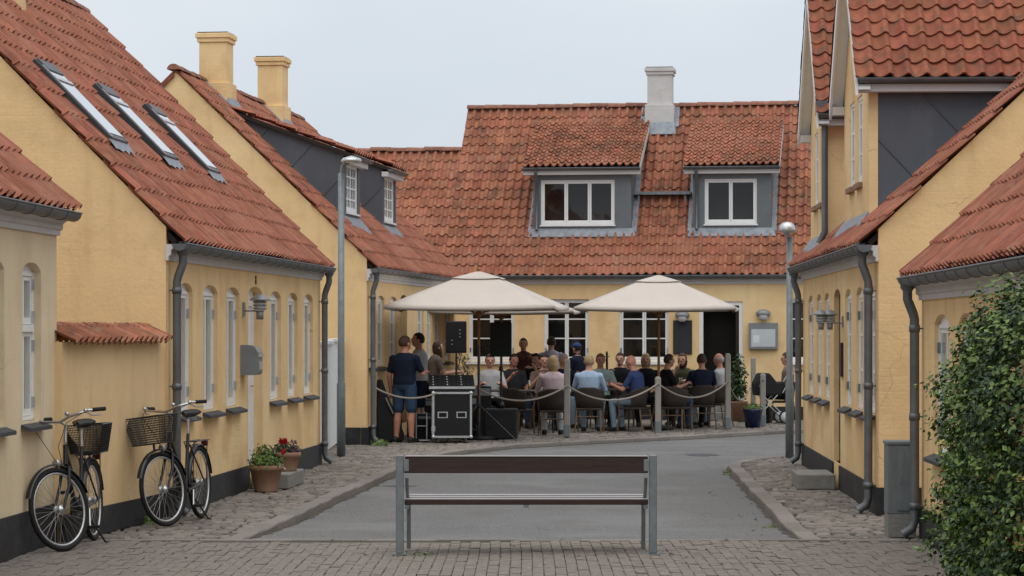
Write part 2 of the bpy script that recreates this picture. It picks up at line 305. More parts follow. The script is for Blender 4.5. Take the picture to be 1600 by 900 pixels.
# ------------------------------------------------------------------ pantiles
def tile_template(w, c, prof='pan'):
    n = 11; lap = .06; V = []; F = []
    def z(t):
        if t < .62: return .046-.030*math.sin(math.pi*t/.62)
        return .046+.034*math.sin(math.pi*(t-.62)/.38)
    x0, x1 = -w/2-.006, w/2+.010
    rows = [(-.02, .034), (c*.5, .019), (c+lap, .002)]
    for (y, zz) in rows:
        for i in range(n+1):
            t = i/n; V.append((x0+(x1-x0)*t, y, zz+z(t)))
    for r in range(2):
        for i in range(n): F.append((r*(n+1)+i, r*(n+1)+i+1, (r+1)*(n+1)+i+1, (r+1)*(n+1)+i))
    o = len(V)
    for i in range(n+1): V.append(V[i])
    for i in range(n+1): V.append((V[i][0], V[i][1]+.006, V[i][2]-.030))
    for i in range(n): F.append((o+n+1+i, o+n+2+i, o+i+1, o+i))
    return V, F
TMPL = {}
def tmpl(w, c, m):
    k = (round(w, 3), round(c, 3), m.name)
    if k not in TMPL:
        V, F = tile_template(w, c); mb = MB(); mb.add(V, F, 0, True); me = mb.mesh('tile', m); TMPL[k] = (np.array(V), F, me, m)
    return k

def axes(ex, ey, ez, loc):
    M = Matrix.Identity(4)
    for i in range(3): M[i][0], M[i][1], M[i][2], M[i][3] = ex[i], ey[i], ez[i], loc[i]
    return M

class House: pass

def tilefield(H, part, O, ex, ey, ez, W, T, w, c, m, skip=None, sag=.0):
    O, ex, ey, ez = map(Vector, (O, ex, ey, ez)); k = tmpl(w, c, m)
    nc = max(1, round(W/w)); sx = W/nc/w; nr = max(1, int(math.ceil(T/c-.25))); cc = T/nr; ph = rng.uniform(0, 6)
    for r in range(nr):
        for i in range(nc):
            u = (i+.5)*W/nc; t = r*cc
            if skip and skip(u, t+cc*.45): continue
            dz = rng.uniform(-.004, .007) - sag*(.5+.5*math.sin(u*.9+ph)*math.cos(t*1.1+ph)) + .008*math.sin(u*1.7+t*.8+ph)*(1 if sag else 0)
            A = axes(ex*sx, ey*(cc/c), ez, O+ex*u+ey*t+ez*dz)
            A = A @ Matrix.Rotation(rng.gauss(0, .014), 4, 'Z') @ Matrix.Rotation(rng.uniform(-.010, .022), 4, 'X') @ Matrix.Rotation(rng.gauss(0, .02), 4, 'Y')
            H.tiles.append((A, part, k))

def finish_tiles(H, cap=296):
    sc = []
    for i, (A, part, k) in enumerate(H.tiles):
        P = H.M @ A.translation
        sc.append((0 if in_frame(P, 0) else 1, P.y, i))
    sc.sort(); solo = set(i for _, _, i in sc[:cap])
    rest = {}
    for i, (A, part, k) in enumerate(H.tiles):
        if i in solo: inst('tile', TMPL[k][2], part, A)
        else: rest.setdefault((part.name, k), [part, []])[1].append(A)
    for (pn, k), (part, As) in rest.items():
        V, F, me, m = TMPL[k]; nv = len(V); Vh = np.c_[V, np.ones(nv)]
        allv = np.concatenate([(Vh @ np.array(A).T)[:, :3] for A in As]); F = np.array(F)
        allf = np.concatenate([F+nv*i for i in range(len(As))])
        m2 = bpy.data.meshes.new('tiles'); m2.from_pydata(allv.tolist(), [], allf.tolist()); m2.materials.append(m)
        m2.polygons.foreach_set('use_smooth', [True]*len(allf)); m2.update()
        o = bpy.data.objects.new('tiles', m2); COL.objects.link(o); o.parent = part; o['kind'] = 'stuff'

def panel(mb, u0, u1, z0, z1, ops, y=0.0, depth=.3, mi=0, n=8, T=lambda u, y, z: (u, y, z)):
    """a wall face in the plane y with openings (ua, ub, za, zb, rise) and their reveals"""
    ops = sorted(ops); cur = u0
    def q(a, b, c, d): mb.add([T(*a), T(*b), T(*c), T(*d)], [(0, 1, 2, 3)], mi)
    def rect(a, b, c, d):
        if b-a > 1e-4 and d-c > 1e-4: q((a, y, c), (b, y, c), (b, y, d), (a, y, d))
    for (a, b, za, zb, rise) in ops:
        rect(cur, a, z0, z1); rect(a, b, z0, za); cur = b
        def top(t): return zb-rise+rise*(1-abs(2*t-1)**3)
        for i in range(n):
            t0, t1 = i/n, (i+1)/n; ua, ub = a+(b-a)*t0, a+(b-a)*t1
            q((ua, y, top(t0)), (ub, y, top(t1)), (ub, y, z1), (ua, y, z1))
            q((ua, y, top(t0)), (ua, y+depth, top(t0)), (ub, y+depth, top(t1)), (ub, y, top(t1)))
        q((a, y, za), (a, y+depth, za), (a, y+depth, zb-rise), (a, y, zb-rise))
        q((b, y, za), (b, y, zb-rise), (b, y+depth, zb-rise), (b, y+depth, za))
        q((a, y, za), (b, y, za), (b, y+depth, za), (a, y+depth, za))
    rect(cur, u1, z0, z1)

def window(H, a, b, za, zb, rise, y, bars=(), cols=2, sill='slate', curtain=True, vbars=0, transom=None, T=None, frame=.036, hinge=True):
    """frame, casements with glazing bars, panes, sill; y is the frame's outer plane"""
    X = (lambda M: (M.xf(T) if T else M))
    fw = frame; zt = zb-rise
    mb = MB(); mb.box(a, a+fw, y, y+.07, za, zt); mb.box(b-fw, b, y, y+.07, za, zt); mb.box(a+fw, b-fw, y, y+.07, za, za+fw); mb.box(a+fw, b-fw, y, y+.07, zt-fw, zt)
    if rise > 0:
        n = 8; top = [(a+(b-a)*i/n, y+.012, zt+rise*(1-abs(2*i/n-1)**3)) for i in range(n+1)]
        mb.prism([(a, y+.012, zt)]+top[1:-1]+[(b, y+.012, zt)], (0, .05, 0))
    rows = [(za+fw, zt-fw)]
    if transom:
        zz = za+(zt-za)*transom; mb.box(a+fw, b-fw, y-.012, y+.07, zz-.03, zz+.03); rows = [(za+fw, zz-.03), (zz+.03, zt-fw)]
    wo = X(mb).build('window', WHITE, H.root)
    cwid = (b-a-2*fw)/cols
    for r0, r1 in rows:
        for k in range(cols):
            c0 = a+fw+k*cwid+.003; c1 = c0+cwid-.006; s = .034; cz0 = r0+.003; cz1 = r1-.003; yy = y+.012
            m = MB(); m.box(c0, c0+s, yy, yy+.045, cz0, cz1); m.box(c1-s, c1, yy, yy+.045, cz0, cz1); m.box(c0+s, c1-s, yy, yy+.045, cz0, cz0+s+.02); m.box(c0+s, c1-s, yy, yy+.045, cz1-s, cz1)
            for bz in bars:
                zc = cz0+(cz1-cz0)*bz; m.box(c0+s, c1-s, yy-.002, yy+.036, zc-.012, zc+.012)
            for vb in range(vbars):
                xc = c0+s+(c1-c0-2*s)*(vb+1)/(vbars+1); m.box(xc-.010, xc+.010, yy-.001, yy+.034, cz0+s+.02, cz1-s)
            co = X(m).build('casement', WHITE, wo)
            g = MB(); g.poly([(c0+s*.9, yy+.006, cz0+s*.7), (c1-s*.9, yy+.006, cz0+s*.7), (c1-s*.9, yy+.006, cz1-s*.7), (c0+s*.9, yy+.006, cz1-s*.7)])
            X(g).build('pane', GLASS, wo)
            if hinge:
                hx = c0-.006 if k == 0 else c1+.006
                for hz in (.16, .84):
                    zc = cz0+(cz1-cz0)*hz; hm = MB(); hm.box(hx-.014, hx+.014, yy-.026, yy+.001, zc-.045, zc+.045); X(hm).build('hinge', ALU if k else STEEL, wo)
    if curtain:
        cm = MB(); n = 18
        for side in (0, 1):
            ww = (b-a)*rng.uniform(.24, .36); pts = []
            for i in range(n+1):
                x = (a+fw+ww*i/n) if side == 0 else (b-fw-ww*i/n); pts.append((x, y+.14+.018*math.sin(i*1.9)))
            for i in range(n):
                p, q = pts[i], pts[i+1]; cm.add([(p[0], p[1], za+.04), (q[0], q[1], za+.04), (q[0], q[1], zt-.03), (p[0], p[1], zt-.03)], [(0, 1, 2, 3)], 0, True)
        X(cm).build('curtain', CURT, wo)
    if sill == 'slate':
        sm = MB(); sm.hexa([(a-.05, -.085+0, za-.075), (b+.05, -.085, za-.075), (b+.05, y+.0, za-.03), (a-.05, y, za-.03), (a-.05, -.085, za-.045), (b+.05, -.085, za-.045), (b+.05, y+.0, za+.004), (a-.05, y, za+.004)])
        X(sm).build('sill', SLATE, wo)
    elif sill == 'white':
        sm = MB(); sm.box(a-.04, b+.04, -.06, y+.01, za-.06, za-.004); X(sm).build('sill', WHITE, wo)
    elif sill == 'thin':
        sm = MB(); sm.box(a-.02, b+.02, y-.06, y+.005, za-.03, za-.002); X(sm).build('sill', WHITE, wo)
    return wo

def downpipe(H, u, v_g, z_g, r=.041, wall=-.075, foot=.10, neck=.27, root=None):
    z0 = z_g-.075; p = [(u, v_g, z0+.03), (u, v_g, z0-.11), (u, v_g+.012, z0-.14), (u, wall-.012, z0-neck+.03), (u, wall, z0-neck-.02), (u, wall, .16), (u, wall-.02, .09), (u, wall-foot, .035)]
    mb = MB(); mb.tube(p, r, 12)
    o = mb.build('downpipe', ZINC, root or H.root)
    for zc in (z0-neck-.10, (z0-neck)*.55, .28):
        k = MB(); k.lathe([(r, -.03), (r+.007, -.03), (r+.007, .03), (r, .03)], 12, (u, wall, zc)); k.tube([(u, wall, zc), (u, .0, zc)], .008, 6); k.build('pipe_clamp', ZINC, o)
    h = MB(); h.lathe([(.03, -.05), (.062, -.01), (.066, .09), (.066, .10), (.03, .10)], 12, (u, v_g, z0+.0)); h.build('outlet', ZINC, o)
    return o

def gutter(H, u0, u1, v, z, r=.072, parent=None, brk=.56, m=None, fascia=0):
    m = m or ZINC; arc = [(v+r*math.cos(a), z+r*math.sin(a)) for a in [math.pi+math.pi*i/10 for i in range(11)]]
    inner = [(v+(r-.006)*math.cos(a), z+(r-.006)*math.sin(a)+.001) for a in [2*math.pi-math.pi*i/10 for i in range(11)]]
    mb = MB(); mb.extr_u(arc+inner, u0, u1, 0, True); mb.tube([(u0, v-r, z), (u1, v-r, z)], .010, 6)
    for ue in (u0, u1): mb.prism([(ue, a, b) for a, b in arc], (.004, 0, 0))
    g = mb.build('gutter', m, parent or H.root)
    if brk:
        b = MB(); aa = [(v+(r+.006)*math.cos(a), z+(r+.006)*math.sin(a)) for a in [math.pi*.98+math.pi*1.02*i/10 for i in range(11)]]
        ii = [(v+(r-.001)*math.cos(a), z+(r-.001)*math.sin(a)) for a in [2*math.pi-math.pi*1.02*i/10 for i in range(11)]]
        b.extr_u(aa+ii, -.014, .014); me = b.mesh('gutter_bracket', m); x = u0+.2
        while x < u1-.05: inst('gutter_bracket', me, g, Matrix.Translation((x, 0, 0))); x += brk
    return g

def ridge(H, part, u0, u1, v, z, r=.10, m=None):
    n = max(1, round((u1-u0)/.38)); l = (u1-u0)/n; mb = MB(); k = 8
    rows = [(-.02, r*1.06), (l*.5, r), (l+.02, r*.94)]
    V = [(x, rr*math.cos(math.pi*j/k), rr*.85*math.sin(math.pi*j/k)-.02) for x, rr in rows for j in range(k+1)]
    F = [(a*(k+1)+j, (a+1)*(k+1)+j, (a+1)*(k+1)+j+1, a*(k+1)+j+1) for a in range(2) for j in range(k)]
    mb.add(V, F, 0, True); mb.add(V[:k+1], [tuple(range(k+1))]); me = mb.mesh('ridge_tile', m or RIDGE)
    for i in range(n): inst('ridge_tile', me, part, Matrix.Translation((u0+i*l, v, z+rng.uniform(-.008, .012))) @ Matrix.Rotation(rng.uniform(-.01, .01), 4, 'Y') @ Matrix.Rotation(rng.uniform(-.012, .012), 4, 'Z'))

def make_house(name, label, org, ang, L, half, ze, pitch, wm, ops, ov=.10, tilem=None, tw=.20, tc_=.36, skip=None, plinth=.27, zc=None,
               gables=(1, 1), verge=.05, gut=True, cornice=True, sag=.02, group='yellow town houses', gabm=None, gdrop=(0, 0), ext=None, ridge_u=None, gut_u=None, brk=.56):
    H = House(); H.root = thing(name, label, 'house', (org[0], org[1], 0), ang, group); H.M = Matrix.Translation((org[0], org[1], 0)) @ Matrix.Rotation(ang, 4, 'Z')
    H.tiles = []; H.L = L; H.half = half; H.ze = ze; H.p = p = R(pitch); H.ov = ov; tp = math.tan(p); H.name = name
    H.rz = lambda v: ze+(v+ov)*tp              # top of the roof slab
    zc = zc or ze-.19
    # facade with real openings
    mb = MB(); panel(mb, 0, L, 0, ze-.02, ops); mb.build('facade_wall', wm, H.root)
    gm = gabm or wm
    for gi, u in ((0, 0.0), (1, L)):
        if not gables[gi]: continue
        s = 1 if gi == 0 else -1; gd = .03-gdrop[gi]
        pts = [(u, .003, 0), (u, 2*half, 0), (u, 2*half, H.rz(0)+gd), (u, half, H.rz(half)+gd), (u, .003, H.rz(0)+gd)]
        g = MB(); g.prism(pts, (s*.28, 0, 0)); g.build('gable_wall', gm, H.root)
        pl = MB(); pl.box(u-.022*s if s > 0 else u-.1, u+.1 if s > 0 else u+.022, .1, 2*half, 0, plinth); pl.build('plinth', TAR, H.root)
    bw = MB(); bw.box(.28, L-.28, 2*half-.25, 2*half, 0, ze); bw.build('rear_wall', wm, H.root)
    doors = sorted((a, b) for a, b, za, zb, r in ops if za < .3); cur = -.022
    plm = MB()
    for a, b in doors: plm.box(cur, a, -.022, .09, 0, plinth); plm.box(a, b, .02, .09, 0, max(.05, [o[2] for o in ops if o[0] == a][0])); cur = b
    plm.box(cur, L+.022, -.022, .09, 0, plinth); plm.build('plinth', TAR, H.root)
    # solid near-black block behind the glass: the unlit room painted as colour
    im = MB(); im.box(.3, L-.3, .42, 2*half-.3, .04, ze-.1); r_ = im.build('interior_block', DARK, H.root)
    # roof
    T = (half+ov)/math.cos(p); H.T = T; th = .05
    ey = Vector((0, math.cos(p), math.sin(p))); ez = Vector((0, -math.sin(p), math.cos(p)))
    rm = MB(); O = Vector((0, -ov, ze))
    def sl(u, t, n): return tuple(O+Vector((u, 0, 0))+ey*t+ez*n)
    rm.hexa([sl(.03, 0, -th), sl(L-.03, 0, -th), sl(L-.03, T, -th), sl(.03, T, -th), sl(.03, 0, 0), sl(L-.03, 0, 0), sl(L-.03, T, 0), sl(.03, T, 0)])
    H.roof = rm.build('roof', UNDER, H.root)
    za_ = H.rz(half); rr = MB(); a, b = -verge, L+verge
    rr.hexa([(a, half, za_-th/math.cos(p)), (b, half, za_-th/math.cos(p)), (b, 2*half+ov, ze-.07), (a, 2*half+ov, ze-.07), (a, half, za_+.03), (b, half, za_+.03), (b, 2*half+ov, ze+.03), (a, 2*half+ov, ze+.03)])
    rr.build('rear_roof_slope', tilem or TILE_R, H.root)
    tilefield(H, H.roof, (-verge, -ov-.03, ze-.025), (1, 0, 0), ey, ez, L+2*verge, T+.02, tw, tc_, tilem or TILE_R, skip=(lambda u, t: skip(u-verge, t)) if skip else None, sag=sag)
    ru = ridge_u or (-verge, L+verge); ridge(H, H.roof, ru[0], ru[1], half, za_+.055)
    H.gv = -ov-.035; H.gz = ze-.03
    if cornice:
        cp = [(.0, zc), (-.025, zc), (-.025, zc+.04), (-.05, zc+.055), (-.05, zc+.10), (-.085, zc+.125), (-.085, ze-.035), (0, ze-.035)]
        cm = MB(); cm.extr_u(cp, -.03, L+.03); cm.build('cornice', CORN, H.root)
    if gut:
        gu = gut_u or (-.04, L+.04); H.gut = gutter(H, gu[0], gu[1], H.gv, H.gz, brk=brk)
    return H

def chimney(H, u, v, wd, dp, zb, zt, m, base_h=.55, name='chimney', lead=True):
    mb = MB(); a, b = wd/2, dp/2
    mb.box(u-a-.045, u+a+.045, v-b-.045, v+b+.045, zb, zb+base_h); mb.box(u-a, u+a, v-b, v+b, zb+base_h, zt-.17)
    mb.box(u-a-.03, u+a+.03, v-b-.03, v+b+.03, zt-.17, zt-.10); mb.box(u-a-.055, u+a+.055, v-b-.055, v+b+.055, zt-.10, zt-.02); mb.box(u-a-.03, u+a+.03, v-b-.03, v+b+.03, zt-.02, zt, 2)
    # lead apron lying on the tiles round the foot
    vf = v-b-.045; zf = H.rz(vf)+.105
    if lead: mb.hexa([(u-a-.10, vf-.16, H.rz(vf-.16)+.09), (u+a+.10, vf-.16, H.rz(vf-.16)+.09), (u+a+.10, vf+.01, zf), (u-a-.10, vf+.01, zf), (u-a-.10, vf-.16, H.rz(vf-.16)+.11), (u+a+.10, vf-.16, H.rz(vf-.16)+.11), (u+a+.06, vf-.006, zf+.10), (u-a-.06, vf-.006, zf+.10)], 1)
    for s in ((-1, 1) if lead else ()):
        x0 = u+s*(a+.045); x1 = u+s*(a+.15); lo, hi = min(x0, x1), max(x0, x1)
        v1 = min(v+b, H.half)
        mb.hexa([(lo, vf, zf-.02), (hi, vf, zf-.02), (hi, v1, H.rz(v1)+.08), (lo, v1, H.rz(v1)+.08), (lo, vf, zf+.015), (hi, vf, zf+.015), (hi, v1, H.rz(v1)+.115), (lo, v1, H.rz(v1)+.115)], 1)
    return mb.build(name, [m, LEAD, SOIL], H.roof, bevel=.012)

def shed_dormer(H, u0, u1, v0, zt, slope, win, tw, tc_, tm, frontm=None, cheekm=None, eave=.16, side=.14, seams=3, apron=.22, winkw=None, dp_u=None, sideboards=True):
    frontm = frontm or ZINCF; cheekm = cheekm or ZINCD
    sl = math.tan(R(slope)); rz = lambda v: H.rz(v)+.065
    vm = (zt-sl*v0-(rz(0)))/(math.tan(H.p)-sl); zm = zt+sl*(vm-v0); zb = rz(v0)
    wa, wb, wz0, wz1 = win
    mb = MB(); panel(mb, u0, u1, zb-.1, zt, [(wa, wb, wz0, wz1, 0)], y=v0, depth=.12)
    for u, s in ((u0, 1), (u1, -1)):
        mb.prism([(u, v0+.001, zb-.1), (u, v0+.001, zt-.001), (u, vm, zm), ], (s*.06, 0, 0), 1)
    D = mb.build('dormer', [frontm, cheekm], H.root)
    # welted seams of the cheeks, square to the roof slope
    for u, s in ((u0, -1), (u1, 1)):
        for k in range(seams):
            vs_ = v0+(vm-v0)*(k+.75)/(seams+.6)
            zs = rz(vs_); d = Vector((0, -math.sin(H.p), math.cos(H.p)))
            # run until the dormer roof or the front
            tmax = min((zt+sl*(vs_-v0)-zs)/(d.z+sl*math.sin(H.p)), (vs_-v0)/math.sin(H.p))
            if tmax < .08: continue
            P0 = Vector((u+s*.004, vs_, zs)); P1 = P0+d*(tmax-.01); m_ = MB(); m_.tube([P0, P1], .009, 5, smooth=False); m_.build('seam', cheekm, D)
    # lead: aprons on the tiles
    fm = MB(); A = apron
    fm.hexa([(u0-.1, v0-A, rz(v0-A)+.012), (u1+.1, v0-A, rz(v0-A)+.012), (u1+.04, v0-.004, zb+.012), (u0-.04, v0-.004, zb+.012), (u0-.1, v0-A, rz(v0-A)+.028), (u1+.1, v0-A, rz(v0-A)+.028), (u1+.04, v0-.004, zb+.085), (u0-.04, v0-.004, zb+.085)])
    for u, s in ((u0, -1), (u1, 1)):
        x0, x1 = sorted((u+s*.003, u+s*.11)); fm.hexa([(x0, v0, rz(v0)-.01), (x1, v0, rz(v0)-.01), (x1, vm, rz(vm)-.01), (x0, vm, rz(vm)-.01), (x0, v0, rz(v0)+.03), (x1, v0, rz(v0)+.03), (x1, vm, rz(vm)+.03), (x0, vm, rz(vm)+.03)])
    fm.build('flashing', LEAD, D)
    kw = dict(bars=(), cols=2, sill='thin', curtain=False, hinge=False); kw.update(winkw or {})
    window(H, wa, wb, wz0, wz1, 0, v0+.02, **kw)
    # roof of the dormer
    p2 = math.atan(sl); ey = Vector((0, math.cos(p2), math.sin(p2))); ez = Vector((0, -math.sin(p2), math.cos(p2)))
    O = Vector((u0-side, v0-eave, zt-sl*eave+.03)); Tt = (vm-v0+eave)/math.cos(p2); W = u1-u0+2*side
    rm = MB(); P = lambda u, t, n: tuple(O+Vector((u, 0, 0))+ey*t+ez*n)
    rm.hexa([P(0, 0, -.06), P(W, 0, -.06), P(W, Tt, -.06), P(0, Tt, -.06), P(0, 0, 0), P(W, 0, 0), P(W, Tt, 0), P(0, Tt, 0)]); DR = rm.build('dormer_roof', UNDER, H.root)
    tilefield(H, DR, O+Vector((-.01, -.03, -.012)), (1, 0, 0), ey, ez, W+.02, Tt, tw, tc_, tm, sag=.006)
    fb = MB(); fb.box(u0-side-.01, u1+side+.01, v0-eave+.02, v0-.002, zt-sl*eave-.13, zt-sl*eave-.045); 
    for u in ((u0-side-.022, u1+side+.004) if sideboards else ()): fb.prism([(u, v0-eave, O.z-.12), (u, v0-eave, O.z+.035), (u, vm, zm+.07), (u, vm, zm-.06)], (.018, 0, 0))
    fb.build('fascia_board', CORN, DR)
    gutter(H, u0-side-.02, u1+side+.02, v0-eave-.02, zt-sl*eave-.0, r=.05, parent=DR, brk=0)
    if dp_u is not None:
        ud = dp_u; z1 = zt-sl*eave-.04; m_ = MB(); m_.tube([(ud, v0-eave-.02, z1), (ud, v0-eave-.02, z1-.08), (ud, v0-.05, z1-.22), (ud, v0-.05, zb+.12), (ud, v0-.10, zb+.05)], .032, 8); m_.build('downpipe', ZINC, DR)
    return D
# ------------------------------------------------------------------ ground, road, pavements
g = MB(); g.poly([(-1500, -300, -.16), (1500, -300, -.16), (1500, 3000, -.16), (-1500, 3000, -.16)]); structure(g.build('ground', EARTH))
KL = [(-2.32, 22.12), (-2.10, 24.76), (-1.90, 27.97), (-1.72, 30.25), (-1.5, 33.0), (-1.33, 35.2), (-1.10, 37.0), (-.74, 38.5), (0, 40.3), (1.12, 41.75), (3.05, 43.8), (4.99, 46.4), (7.5, 49.0), (11, 52.0)]
KR = [(2.50, 22.12), (2.51, 23.9), (2.60, 25.8), (2.69, 28.96), (2.80, 32.0), (2.86, 34.0), (2.95, 34.9), (3.12, 35.45), (3.36, 36.1), (3.75, 36.75), (4.4, 37.3), (6.5, 38.4), (11, 40.5)]
# road surface, ramping up to the forecourt edge
rd = MB(); ys = [22.10, 22.7, 23.6, 25, 27, 29, 31, 33, 35, 37, 39, 41, 44, 47, 50, 54]
def road_z(y): return -.012-.062*min(1, max(0, (y-22.1)/2.6))*(1-.25*min(1, max(0, (y-34)/5)))
for a, b in zip(ys, ys[1:]):
    rd.poly([(-2.6 if a < 36 else -2.2, a, road_z(a)), (12, a, road_z(a)), (12, b, road_z(b)), (-2.6 if a < 36 else -2.2, b, road_z(b))])
structure(rd.build('road', ASPH))
pt = MB()
def blob(cx, cy, rx, ry, n=22, seed=1):
    q = random.Random(seed); return [(cx+rx*math.cos(2*math.pi*i/n)*q.uniform(.75, 1.1), cy+ry*math.sin(2*math.pi*i/n)*q.uniform(.75, 1.1), road_z(cy)+.004) for i in range(n)]
pt.poly(blob(2.85, 38.4, .26, .42, seed=3)); o = pt.build('asphalt_patch', PATCH); structure(o)
pt = MB(); pt.poly(blob(-1.35, 30.9, .22, .10, seed=5)); structure(pt.build('asphalt_patch', PATCH))
GSTRIP = mat('gutter_strip', (.085, .070, .052), .95, var=.4, scale=18, world=True, bump=.5, bscale=40)  # dark brown strip of uneven width along the kerb foot
for line, sg in ((KL, -1), (KR, 1)):
    gd_ = MB(); q = random.Random(9); prev = None; pts = []
    for (ax_, ay_), (bx_, by_) in zip(line[:-1], line[1:]):
        n = max(2, int(math.hypot(bx_-ax_, by_-ay_)/.18)); pts += [(ax_+(bx_-ax_)*i/n, ay_+(by_-ay_)*i/n) for i in range(n)]
    for i, p in enumerate(pts[:-1]):
        t = (Vector(pts[i+1])-Vector(p)).normalized(); nn = Vector((-t.y, t.x))*sg; wd_ = .02+.06*q.random()**2; cur = (Vector(p)-nn*.02, Vector(p)+nn*wd_)
        if prev: z0, z1 = road_z(prev[0].y)+.005, road_z(cur[0].y)+.005; gd_.add([(*prev[0], z0), (*prev[1], z0), (*cur[1], z1), (*cur[0], z1)], [(0, 1, 2, 3)])
        prev = cur
    structure(gd_.build('gutter_strip', GSTRIP))
'''SANDM = mat('sand_drift', (.27, .25, .225), .95, var=.2, scale=40, world=True)
for i, (x, y, a, b) in enumerate([(2.33, 26.2, .10, .5), (2.28, 28.6, .16, .35), (2.42, 30.5, .10, .6), (-1.72, 27.4, .07, .5), (-2.0, 24.4, .06, .4), (2.38, 24.6, .07, .3)]):
    pt = MB(); pt.poly(blob(x, y, a, b, 26, seed=20+i)); structure(pt.build('sand_drift', SANDM))'''
#ml = MB(); ml.lathe([(0, .012), (.27, .012), (.27, .004), (.33, .004), (.33, .010), (.335, 0)], 24); mh = ml.build('manhole_cover', STEEL); mh.location = (.35, 35.5, road_z(35.5)-.004); tag(mh, 'round grey steel manhole cover set in the asphalt', 'manhole cover')

def offset(line, d):
    out = []
    for i, p in enumerate(line):
        a = Vector(line[max(0, i-1)]); b = Vector(line[min(len(line)-1, i+1)]); t = (b-a).normalized(); nn = Vector((-t.y, t.x)); out.append(tuple(Vector(p)+nn*d))
    return out
def inside(P, poly):
    x, y = P; c = False; n = len(poly); j = n-1
    for i in range(n):
        xi, yi = poly[i]; xj, yj = poly[j]
        if (yi > y) != (yj > y) and x < (xj-xi)*(y-yi)/(yj-yi)+xi: c = not c
        j = i
    return c
KLi = offset(KL, .18); KRi = offset(KR, -.18)
PL = [(-4.6, 22.12)] + [(-2.50, 22.12)] + KLi[1:] + [(11, 55), (-2.4, 55), (-2.5, 43), (-2.9, 40.6), (-2.9, 34.8), (-3.5, 26), (-4.3, 22.12)]
PR = [(2.68, 22.12)] + KRi[1:] + [(11, 36.6), (6, 36.2), (4.3, 35.9), (4.05, 34.6), (3.72, 25.2), (3.72, 22.12)]
def stone(mb, c, top=0.0, hgt=.10, bev=.018, lift=0):
    """a stone with rounded top edges from its plan corners"""
    n = len(c); cx = sum(p[0] for p in c)/n; cy = sum(p[1] for p in c)/n; L = []
    for z, s in ((top-hgt, 0), (top-bev, 0), (top-bev*.3, bev*.7), (top, bev*1.6)):
        for p in c:
            d = Vector((cx-p[0], cy-p[1])); l = d.length; q = d*(min(s, l*.4)/max(l, 1e-6)); L.append((p[0]+q.x, p[1]+q.y, z+lift*((p[0]-cx)+(p[1]-cy))))
    F = []
    for k in range(3):
        for i in range(n): F.append((k*n+i, k*n+(i+1) % n, (k+1)*n+(i+1) % n, (k+1)*n+i))
    F.append(tuple(range(3*n, 4*n))); mb.add(L, F, 0, False)
def lay(part, stones, m, name, cap=298):
    vis = [(0 if in_frame((s[0][0][0], s[0][0][1], 0), 0) else 1, s[0][0][1], i) for i, s in enumerate(stones)]; vis.sort(); solo = set(v[2] for v in vis[:cap]); rest = MB()
    for i, (c, kw) in enumerate(stones):
        if i in solo: b = MB(); stone(b, c, **kw); b.build(name, m, part)
        else: stone(rest, c, **kw)
    if rest.f: o = rest.build(name+'s', m, part); o['kind'] = 'stuff'
def cobble_rows(poly, y0, y1, x0, x1, dh=(.10, .17), dw=(.09, .22), joint=.010):
    S = []; y = y0
    while y < y1:
        h = rng.uniform(*dh); x = x0+rng.uniform(0, .2); ph = rng.uniform(0, 6)
        while x < x1:
            wd = rng.uniform(*dw); cx, cy = x+wd/2, y+h/2
            if inside((cx, cy), poly):
                j = lambda s: rng.uniform(-s, s); wob = .03*math.sin(x*2.1+ph)
                c = [(x+joint+j(.013), y+joint+wob+j(.015)), (x+wd*.5+j(.02), y+joint*.5+wob+j(.013)), (x+wd-joint+j(.013), y+joint+wob+j(.015)), (x+wd-joint+j(.015), y+h-joint+wob+j(.015)), (x+wd*.5+j(.02), y+h-joint*.5+wob+j(.013)), (x+joint+j(.015), y+h-joint+wob+j(.015))]
                S.append((c, dict(top=rng.uniform(-.010, .008), lift=rng.uniform(-.03, .03))))
            x += wd
        y += h
    return S
pm = MB(); pm.poly([(x, y, -.016) for x, y in PL]); PVL = structure(pm.build('pavement', MORT))
lay(PVL, cobble_rows(PL, 22.16, 52.2, -4.4, 7.5), COB, 'cobble')
pm = MB(); pm.poly([(x, y, -.016) for x, y in PR]); PVR = structure(pm.build('pavement', MORT))
lay(PVR, cobble_rows(PR, 22.16, 37.6, 2.6, 7), COB, 'cobble')
def kerbs(line, inner, part):
    S = []
    def at(l, t):
        i = min(int(t), len(l)-2); return Vector(l[i]).lerp(Vector(l[i+1]), t-i)
    # walk by length
    pos = 0.0; seg = [(Vector(line[i+1])-Vector(line[i])).length for i in range(len(line)-1)]; tot = sum(seg); cum = [0]
    for s in seg: cum.append(cum[-1]+s)
    def tpar(d):
        for i in range(len(seg)):
            if d <= cum[i+1]+1e-9: return i+(d-cum[i])/seg[i]
        return len(seg)-1e-6
    d = 0
    while d < tot-.2:
        l = rng.uniform(.75, 1.15); e = min(d+l, tot); a, b = tpar(d+.007), tpar(e-.007)
        c = [tuple(at(line, a)), tuple(at(line, (a+b)/2)), tuple(at(line, b)), tuple(at(inner, b)), tuple(at(inner, (a+b)/2)), tuple(at(inner, a))]
        S.append((c, dict(top=rng.uniform(.0, .012), hgt=.17, bev=.014))); d = e
    lay(part, S, KERB, 'kerb_stone')
kerbs(KL, offset(KL, .17), PVL); kerbs(KR, offset(KR, -.17), PVR)
